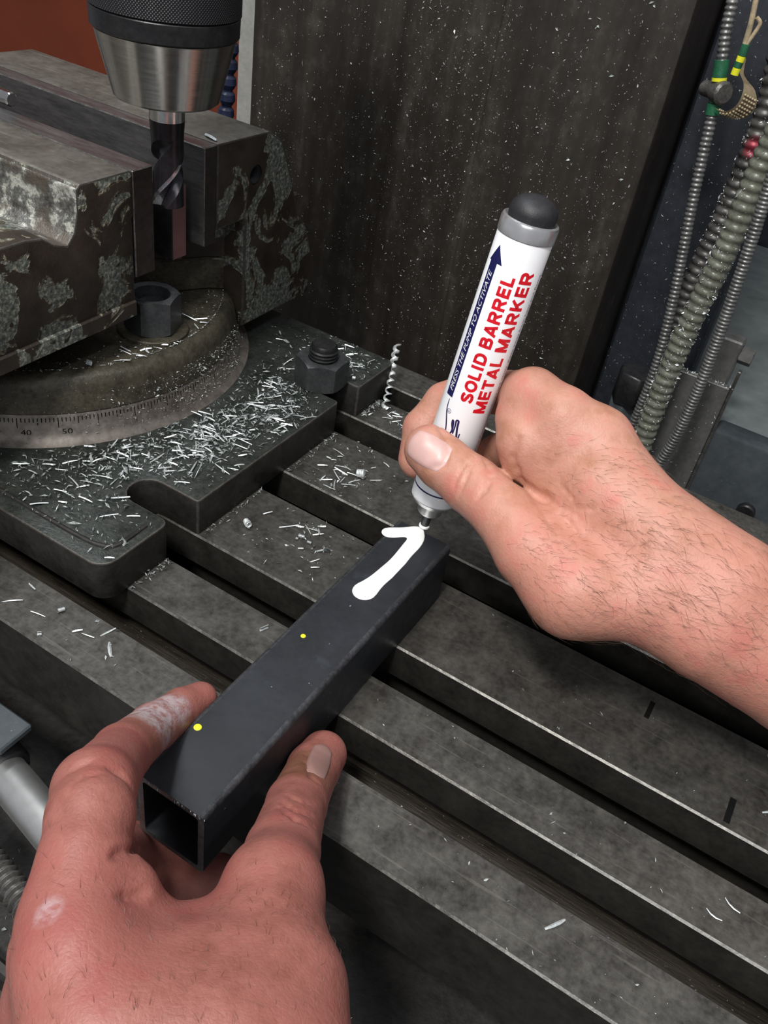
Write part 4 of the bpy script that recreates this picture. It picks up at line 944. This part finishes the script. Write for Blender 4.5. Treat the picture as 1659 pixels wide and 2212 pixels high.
build_hand('right_hand', "person's bare right hand and forearm gripping the white marker", RIGHT_HAND, M['skin_right'], M['nail'],
           [(0, rm[0], 30, 0.5), (0, rm[1], 35, 0.5), (0, rm[4], 50, 0.6), (0, rm[5], 40, 0.5)],
           [(420, [rm[1], rm[2], rm[6]], 34, (0.75, 0.05, 0.1), 6.5), (820, [rm[3], rm[4], rm[5]], 45, (0.70, -0.30, 0.15), 8.0), (60, [rm[0]], 14, (0.6, 0.0, 0.2), 4.0)], 1.15)
build_hand('left_hand', "person's bare left hand steadying the near end of the black tube", LEFT_HAND, M['skin_left'], M['nail_dull'],
           [(1, lm[0], 13, 1.0), (1, lm[1], 10, 0.8), (1, lm[2], 4.2, 0.45), (2, lm[3], 17, 0.8), (2, lm[4], 16, 0.25), (0, (-88, 54, 103), 30, 0.5)],  # last entry: darker red painted in as shade on the lower hand
           [(320, [(-55, 55, 96), (-70, 52, 100)], 42, (-0.5, 0.3, 0.1), 3.0), (90, [(-50, 90, 88)], 26, (-0.3, 0.5, 0.1), 2.6)], 1.0)

# ------------------------------------------------------------------ below the table front, left edge of the picture
sh = thing('bright_shaft', 'shiny round steel shaft end left of the left hand', 'shaft', (-0.185, 0.119, -0.062))
SD = (0.98, -0.19, 0)
b = new(); add_lathe(b, [(0, 0.0065), (0.0015, 0.0085), (0.004, 0.0092), (0.12, 0.0092)], (-0.036, 0.0105, 0.012), SD, 48); obj('shaft_body', b, M['brushed'], sh)
b = new(); add_lathe(b, [(0, 0.0125), (0.014, 0.0125), (0.016, 0.0115), (0.016, 0.0096)], (-0.048, 0.0128, 0.012), SD, 32); obj('shaft_collar', b, M['black_steel'], sh)
sc = thing('lead_screw', 'dark threaded lead screw at the left edge below the shaft', 'screw', (-0.19, 0.100, -0.070))
b = new(); add_lathe(b, thread_profile(0.14, 0.0062, 0.0032, 0.0014), (-0.05, 0.0085, 0.012), (0.985, -0.17, 0), 28); obj('screw_thread', b, M['hose_dark'], sc, 0.9)
fp = thing('worn_cover_plate', 'grey blue cover plate with worn paint at the left edge', 'plate', (-0.262, 0.132, -0.0340))
b = new(); add_box(b, (-0.06, -0.005, 0), (0.0463, 0.0126, 0.004), 0.0008, 1); obj('plate_body', b, M['machine_blue'], fp)

# ------------------------------------------------------------------ chips
def needle(L_, w_, bend, tw):
    b = new(); rows = []
    for k in range(4):
        s = k/3; x = (s - 0.5)*L_; z = bend*L_*(1 - (2*s - 1)**2); y = tw*L_*(s - 0.5)**2
        wk = w_*(0.6 if k in (0, 3) else 1.0)
        rows.append([b.verts.new((x, y - wk/2, z + w_*0.1)), b.verts.new((x, y, z + w_*0.5)), b.verts.new((x, y + wk/2, z + w_*0.1))])
    for A, B in zip(rows[:-1], rows[1:]):
        for k in range(3): b.faces.new((A[k], A[(k+1) % 3], B[(k+1) % 3], B[k]))
    b.faces.new(rows[0][::-1]); b.faces.new(rows[-1]); return b
def curl(R, w_, turns, n=9):
    b = new(); vs = []
    for k in range(n + 1):
        a = turns*2*PI*k/n; r = R*(1 - 0.25*k/n)
        vs.append([b.verts.new((q*w_/2, r*math.sin(a), R - r*math.cos(a))) for q in (-1, 1)])
    for A, B in zip(vs[:-1], vs[1:]): b.faces.new((A[0], A[1], B[1], B[0]))
    bmesh.ops.solidify(b, geom=b.faces[:], thickness=0.00012); return b
def as_mesh(b, m, sm=None):
    me = bpy.data.meshes.new('chip'); bmesh.ops.recalc_face_normals(b, faces=b.faces); b.to_mesh(me); b.free(); me.materials.append(m)
    if sm: smooth(me, sm)
    return me
chipm = [as_mesh(needle(*a), M['chip']) for a in ((0.0070, 0.0008, 0.03, 0.06), (0.0086, 0.0007, 0.01, 0.10), (0.0056, 0.0010, 0.05, -0.1), (0.0098, 0.0007, 0.03, -0.08), (0.0045, 0.0012, 0.04, 0.15), (0.0074, 0.0009, 0.0, 0.0))]
curlm = [as_mesh(curl(*a), M['chip'], 0.8) for a in ((0.0009, 0.0026, 0.7), (0.0012, 0.0018, 0.5), (0.0007, 0.0034, 0.8))]
rnd = random.Random(11)
def on_plate(x, y):
    if not (-0.40 < x < -0.2235 and 0.199 < y < 0.4495): return False
    if math.hypot(x + 0.395, y - 0.325) < 0.1225: return False
    if x > -0.257 and 0.2375 < y < 0.2615: return False
    if x > -0.262 and 0.382 < y < 0.413: return False
    return True
# (x, y, sigma x, sigma y, how many)
PLATE = [(-0.262, 0.285, 0.012, 0.022, 42), (-0.245, 0.315, 0.010, 0.022, 40), (-0.243, 0.352, 0.009, 0.016, 30), (-0.250, 0.425, 0.014, 0.012, 26), (-0.279, 0.256, 0.014, 0.013, 26), (-0.305, 0.219, 0.02, 0.010, 12), (-0.255, 0.220, 0.016, 0.012, 8), (-0.262, 0.375, 0.008, 0.016, 14)]
n_chip = 0
def put_chip(x, y, z, label, group, big=1.0, tilt=0.28, curls=0.14):
    global n_chip
    me = rnd.choice(curlm) if rnd.random() < curls else rnd.choice(chipm)
    o = bpy.data.objects.new('metal_chip', me); COL.objects.link(o)
    s = rnd.uniform(0.7, 1.25)*big
    o.location = (x, y, z); o.scale = (s, s, s)
    o.rotation_euler = (rnd.uniform(-0.5, 0.5)*tilt, rnd.uniform(-1, 1)*tilt, rnd.gauss(0.45, 0.75) + (PI if rnd.random() < 0.5 else 0))
    tag(o, label, 'chip', group); n_chip += 1
ZONES = ['in the thickest heap beside the ring', 'on the middle lug', 'in front of the rear bolt slot', 'at the back corner', 'between ring and front bolt slot', 'near the left picture edge', 'on the front corner lug', 'left of the hexagon nut']
for (x, y, sx, sy, cnt), zone in zip(PLATE, ZONES):
    k = 0
    while k < cnt:
        px, py = rnd.gauss(x, sx), rnd.gauss(y, sy)
        if not on_plate(px, py): continue
        kind_ = 'curl' if k % 7 == 3 else 'sliver'
        put_chip(px, py, 0.0224 + abs(rnd.gauss(0, 0.0008)), 'silver steel %s on the vise base, %s' % (kind_, zone), '%ss on the vise base, %s' % (kind_, zone), 1.0, 0.28, 1.0 if kind_ == 'curl' else 0.0); k += 1
AREAS = [((-0.195, 0.352), (0.010, 0.014), 24, 0.0002, 'silver chip on the table strip right of the vise base, below the marker hand', 'chips on the strip below the marker hand'),
         ((-0.178, 0.292), (0.012, 0.010), 18, 0.0002, 'silver chip on the wide table strip between vise base and black tube', 'chips on the strip between vise base and tube'),
         ((-0.196, 0.424), (0.014, 0.005), 14, 0.0002, 'silver chip on the far table strip behind the marker fingers', 'chips on the far table strip'),
         ((-0.240, 0.180), (0.020, 0.006), 8, 0.0002, 'silver chip on the front table strip at the left picture edge', 'chips on the front table strip'),
         ((-0.185, 0.202), (0.025, 0.003), 8, -0.0338, 'silver chip down in the front T-slot', 'chips in the front table slot'),
         ((-0.290, 0.318), (0.012, 0.022), 16, 0.0575, 'silver chip on the round vise turntable near its nut', 'chips on the vise turntable')]
for (x, y), (sx, sy), cnt, z, lab, grp in AREAS:
    for k in range(cnt):
        for _ in range(50):
            px, py = rnd.gauss(x, sx), rnd.gauss(y, sy)
            inslot = not any(a*MM + 0.001 < py < c*MM - 0.001 for a, c in STRIPS)
            if z == 0.0002 and (inslot or px < -0.2195 and 0.194 < py < 0.456 or px > -0.134): continue
            if z < 0 and not 0.190 < py < 0.209: continue
            if z > 0.05 and (math.hypot(px + 0.395, py - 0.325) > 0.1025 or math.hypot(px + 0.312, py - 0.3265) < 0.017 or px < -0.306): continue
            break
        put_chip(px, py, z + 0.0002, lab, grp)
def special(name, label, me_or_bm, loc, rot=(0, 0, 0), sc=1.0, cat='chip'):
    me = me_or_bm if isinstance(me_or_bm, bpy.types.Mesh) else as_mesh(me_or_bm, M['chip'], 0.9)
    o = bpy.data.objects.new(name, me); COL.objects.link(o); o.location = loc; o.rotation_euler = rot; o.scale = (sc,)*3
    return tag(o, label, cat)
special('curled_flake', 'broad bright folded flake on the front corner of the vise base', curl(0.0022, 0.0042, 0.35), (-0.2276, 0.2135, 0.0222), (0.1, 0, -0.3))
special('curled_flake', 'square bright flake on the rim of the turntable', curl(0.0018, 0.0034, 0.3), (-0.3060, 0.2730, 0.0590), (0.2, 0, 0.2))
special('steel_sliver', 'single bright sliver on top of the fixed jaw', needle(0.010, 0.0022, 0.06, 0.1), (-0.3094, 0.3702, 0.1533), (0, 0, -0.25))
special('steel_sliver', 'single bright chip lying on the strip left of the tube', curl(0.0012, 0.0045, 0.5), (-0.1555, 0.2290, 0.0002), (0, 0, 1.2))
special('steel_sliver', 'short bright sliver on the front table strip above the left index finger', needle(0.0085, 0.0016, 0.05, 0.1), (-0.2005, 0.1775, 0.0002), (0, 0, -0.7))
special('steel_sliver', 'curved bright sliver on the front strip at the bottom of the picture', needle(0.0090, 0.0014, 0.12, 0.2), (0.0121, 0.1806, 0.0002), (0, 0, 1.0))
special('steel_sliver', 'thin bright sliver standing in the front slot below the tube', needle(0.0095, 0.0014, 0.1, 0.2), (-0.0600, 0.1915, -0.012), (0, -0.9, 1.0))
special('steel_sliver', 'bright forked chip on the wide strip at the right picture edge', needle(0.0080, 0.0012, 0.08, 0.2), (0.0700, 0.2790, 0.0002), (0, 0, 0.75))
special('steel_sliver', 'pale hooked sliver on the far table strip beside the forearm', needle(0.0075, 0.0011, 0.12, 0.5), (-0.0160, 0.4750, 0.0003), (0, 0, 0.8))
special('hair_sliver', 'fine curved sliver on the second strip near the right picture edge', needle(0.0070, 0.0007, 0.02, 0.5), (0.0655, 0.2270, 0.0002), (0, 0, -0.4))
special('hair_sliver', 'fine hooked sliver in front of its twin on the second strip', needle(0.0065, 0.0007, 0.02, 0.6), (0.0605, 0.2190, 0.0002), (0, 0, -0.2))
def helix(R, pitch, turns, r, axis_pts=None, n=18):
    b = new(); pts = []
    for k in range(int(turns*n) + 1):
        a = 2*PI*k/n; z = pitch*a/(2*PI)
        pts.append((R*math.cos(a), R*math.sin(a), z))
    add_tube(b, pts, r, 6, 0, 0.45); return b
special('spiral_chip', 'long curly spiral chip standing on the far table strips by the fingers', helix(0.0017, 0.0052, 9, 0.00125), (-0.2125, 0.4300, 0.0010), (-0.98, -0.18, 0.30))
special('spiral_chip', 'small ring shaped coil chip on the strip below the thumb', helix(0.0022, 0.0012, 4, 0.0006), (-0.1870, 0.3567, 0.0028), (0.0, 1.3, 0.2))
special('spiral_chip', 'small coil chip touching the right face of the vise base', helix(0.0014, 0.0016, 4, 0.0005), (-0.2094, 0.2829, 0.0020), (0.0, 1.35, -0.6))
# swept-up scraps against the foot of the base plate, and fine dust
def scatter(name, label, pts, size, mat, cat, flat=0.6, normal=None, parent=None, elong=(0.15, 0.7)):
    """thousands of tiny folded flakes as one heap of fines"""
    V_, F_ = [], []; r = np.random.default_rng(len(pts))
    for p in pts:
        s = size*r.lognormal(0, 0.45); a = r.uniform(0, 2*PI); d = np.array((math.cos(a), math.sin(a), r.uniform(-flat, flat))); e = np.array((-math.sin(a), math.cos(a), r.uniform(-flat, flat)))
        if normal == 'y': d = np.array((d[0], d[2]*0.6, d[1])); e = np.array((e[0], e[2]*0.6, e[1]))
        b0 = len(V_); el = r.uniform(*elong)
        V_ += [p - d*s, p + e*s*el, p + d*s, p - e*s*el*0.5 + np.array((0, -0.3 if normal == 'y' else 0, 0 if normal == 'y' else 0.3))*s]
        F_ += [(b0, b0 + 1, b0 + 2), (b0, b0 + 2, b0 + 3)]
    me = bpy.data.meshes.new(name); me.from_pydata(np.array(V_).tolist(), [], F_); me.materials.append(mat)
    o = bpy.data.objects.new(name, me); COL.objects.link(o)
    if parent is not None:
        o.parent = parent; o.matrix_parent_inverse = Matrix.Translation(-parent.location); return tag(o, None, None, None, 'stuff')
    return tag(o, label, cat, None, 'stuff')
r = np.random.default_rng(3); pts = []
for x, y, sx, sy, cnt in PLATE:
    for k in range(cnt*16):
        q = (r.normal(x, sx*1.35), r.normal(y, sy*1.35))
        if on_plate(*q): pts.append(np.array((*q, 0.0230 + abs(r.normal(0, 0.0006)))))
scatter('steel_fines', 'fine glittering steel fines on the vise base plate', pts, 0.00105, M['dust'], 'metal fines', 0.5, None, None, (0.08, 0.4))
pts = []
for k in range(900):
    a = r.uniform(-1.9, 0.9); rad = r.choice([0.1035 - abs(r.normal(0, 0.012)), 0.1035])
    q = (-0.395 + rad*math.cos(a), 0.325 + rad*math.sin(a))
    if math.hypot(q[0] + 0.312, q[1] - 0.3265) > 0.0155: pts.append(np.array((*q, 0.0576 + abs(r.normal(0, 0.0002)))))
scatter('steel_fines', 'fine steel dust along the rim of the vise turntable', pts, 0.00045, M['dust'], 'metal fines')
pts = []
for k in range(1500):                                 # clinging to the graduated ring and the turntable wall
    a = r.normal(0.05, 0.35); z = r.uniform(0.023, 0.050); rad = 0.1135 if z > 0.0365 else 0.1133 + (0.0365 - z)*0.30
    if z > 0.0495: continue
    pts.append(np.array((-0.395 + rad*math.cos(a), 0.325 + rad*math.sin(a), z)))
scatter('steel_fines', 'steel dust clinging to the side of the vise swivel ring', pts, 0.00035, M['dust'], 'metal fines', 0.6, None, vz)
pts = []
for (x, y), (sx, sy), cnt, z, lab, grp in AREAS[:5]:
    for k in range(cnt*5):
        q = (r.normal(x, sx*1.5), r.normal(y, sy*1.6))
        if z > 0 and (any(c*MM - 0.0005 < q[1] < a*MM + 0.0005 for (_, c), (a, _) in zip(STRIPS[:-1], STRIPS[1:])) or q[0] < -0.2205 or q[0] > -0.133): continue
        if z < 0: continue
        pts.append(np.array((*q, z + 0.0003)))
for ya, yb in ((0.262, 0.312), (0.3345, 0.385), (0.412, 0.437), (0.2115, 0.2365)):   # swept against the foot of the base plate
    for k in range(60): pts.append(np.array((-0.2205 + abs(r.normal(0, 0.0016)), r.uniform(ya, yb), 0.0003 + abs(r.normal(0, 0.0008)))))
scatter('steel_fines', 'small steel scraps on the table strips beside the vise base', pts, 0.0008, M['dust'], 'metal fines')
pts = []
for k in range(260):
    a_, c_ = STRIPS[r.integers(0, 5)]; q = (r.uniform(-0.12, 0.12), r.uniform(a_ + 1, c_ - 1)*MM)
    if not (-0.135 < q[0] < -0.098): pts.append(np.array((*q, 0.0003)))
scatter('steel_fines', 'sparse tiny bright specks on the open table strips', pts, 0.00045, M['dust'], 'metal fines'); pts = []
for k in range(160): pts.append(np.array((r.uniform(-0.09, 0.10), r.uniform(0.190, 0.209), -0.0336)))
scatter('steel_fines', 'tiny bright specks down in the front T-slot', pts, 0.00045, M['dust'], 'metal fines'); pts = []
for k in range(200): pts.append(np.array((r.uniform(-0.25, 0.05), r.uniform(0.09, 0.158), -0.1035)))
scatter('steel_fines', 'tiny bright specks on the oily saddle below the table front', pts, 0.0005, M['dust'], 'metal fines')
pts = []
streak = [(r.uniform(-0.028, 0.040), 0.010, r.uniform(-0.02, 0.26), r.uniform(0.03, 0.06)) for _ in range(12)] + [(r.uniform(-0.16, 0.16), r.uniform(0.004, 0.016), r.uniform(-0.02, 0.22), r.uniform(0.03, 0.09)) for _ in range(38)]
for k in range(6500):
    if r.random() < 0.45: q = (r.uniform(-0.158, 0.158), r.uniform(-0.05, 0.32))
    else:
        s = streak[r.integers(0, len(streak))]; q = (r.normal(s[0], s[1]), r.normal(s[2], s[3]))
    if abs(q[0]) > 0.158: continue
    yy = 0.5986 if -0.031 < q[0] < 0.043 else 0.5998
    pts.append(np.array((q[0] - 0.30, yy, q[1])))
scatter('steel_fines', 'bright specks stuck all over the brown column face', pts, 0.00046, M['dust'], 'metal fines', 0.6, 'y', col)
pts = []
for k in range(700): pts.append(np.array((r.uniform(-0.134, -0.068), 0.6648, r.uniform(-0.05, 0.27))))
scatter('steel_fines', 'faint specks on the navy side panel', pts, 0.0005, M['dust'], 'metal fines', 0.6, 'y', np_)
pts = []
def along(P, n, rad, dense):
    c = catmull([Vector(p)*MM for p in P], 20)
    for k in range(n):
        p = c[int(min(0.999, max(0, r.normal(*dense)))*len(c))]
        a = r.uniform(PI*0.9, PI*2.0); pts.append(np.array((p.x + rad*math.cos(a), p.y + rad*math.sin(a), p.z + r.normal(0, 0.004))))
along([(-62, 575, 215), (-66, 575, 171), (-67, 575, 116), (-71, 575, 63), (-72, 575, 8), (-71, 575, -34), (-67, 572, -75)], 420, 0.0080, (0.55, 0.2))
scatter('steel_fines', '', pts, 0.0007, M['chip'], '', 0.8, 'y', cc); pts = []
along([(-88, 630, 225), (-82, 630, 180), (-83, 630, 115), (-87, 630, 60), (-83, 630, 0)], 220, 0.0078, (0.4, 0.2))
scatter('steel_fines', '', pts, 0.0007, M['chip'], '', 0.8, 'y', cb); pts = []
for k in range(70): pts.append(np.array((r.uniform(-0.073, -0.032), 0.6048, r.uniform(-0.08, 0.015))))
for k in range(60): pts.append(np.array((r.uniform(-0.073, -0.030), r.uniform(0.605, 0.611), 0.0164)))
scatter('steel_fines', '', pts, 0.0007, M['chip'], '', 0.8, 'y', bk)
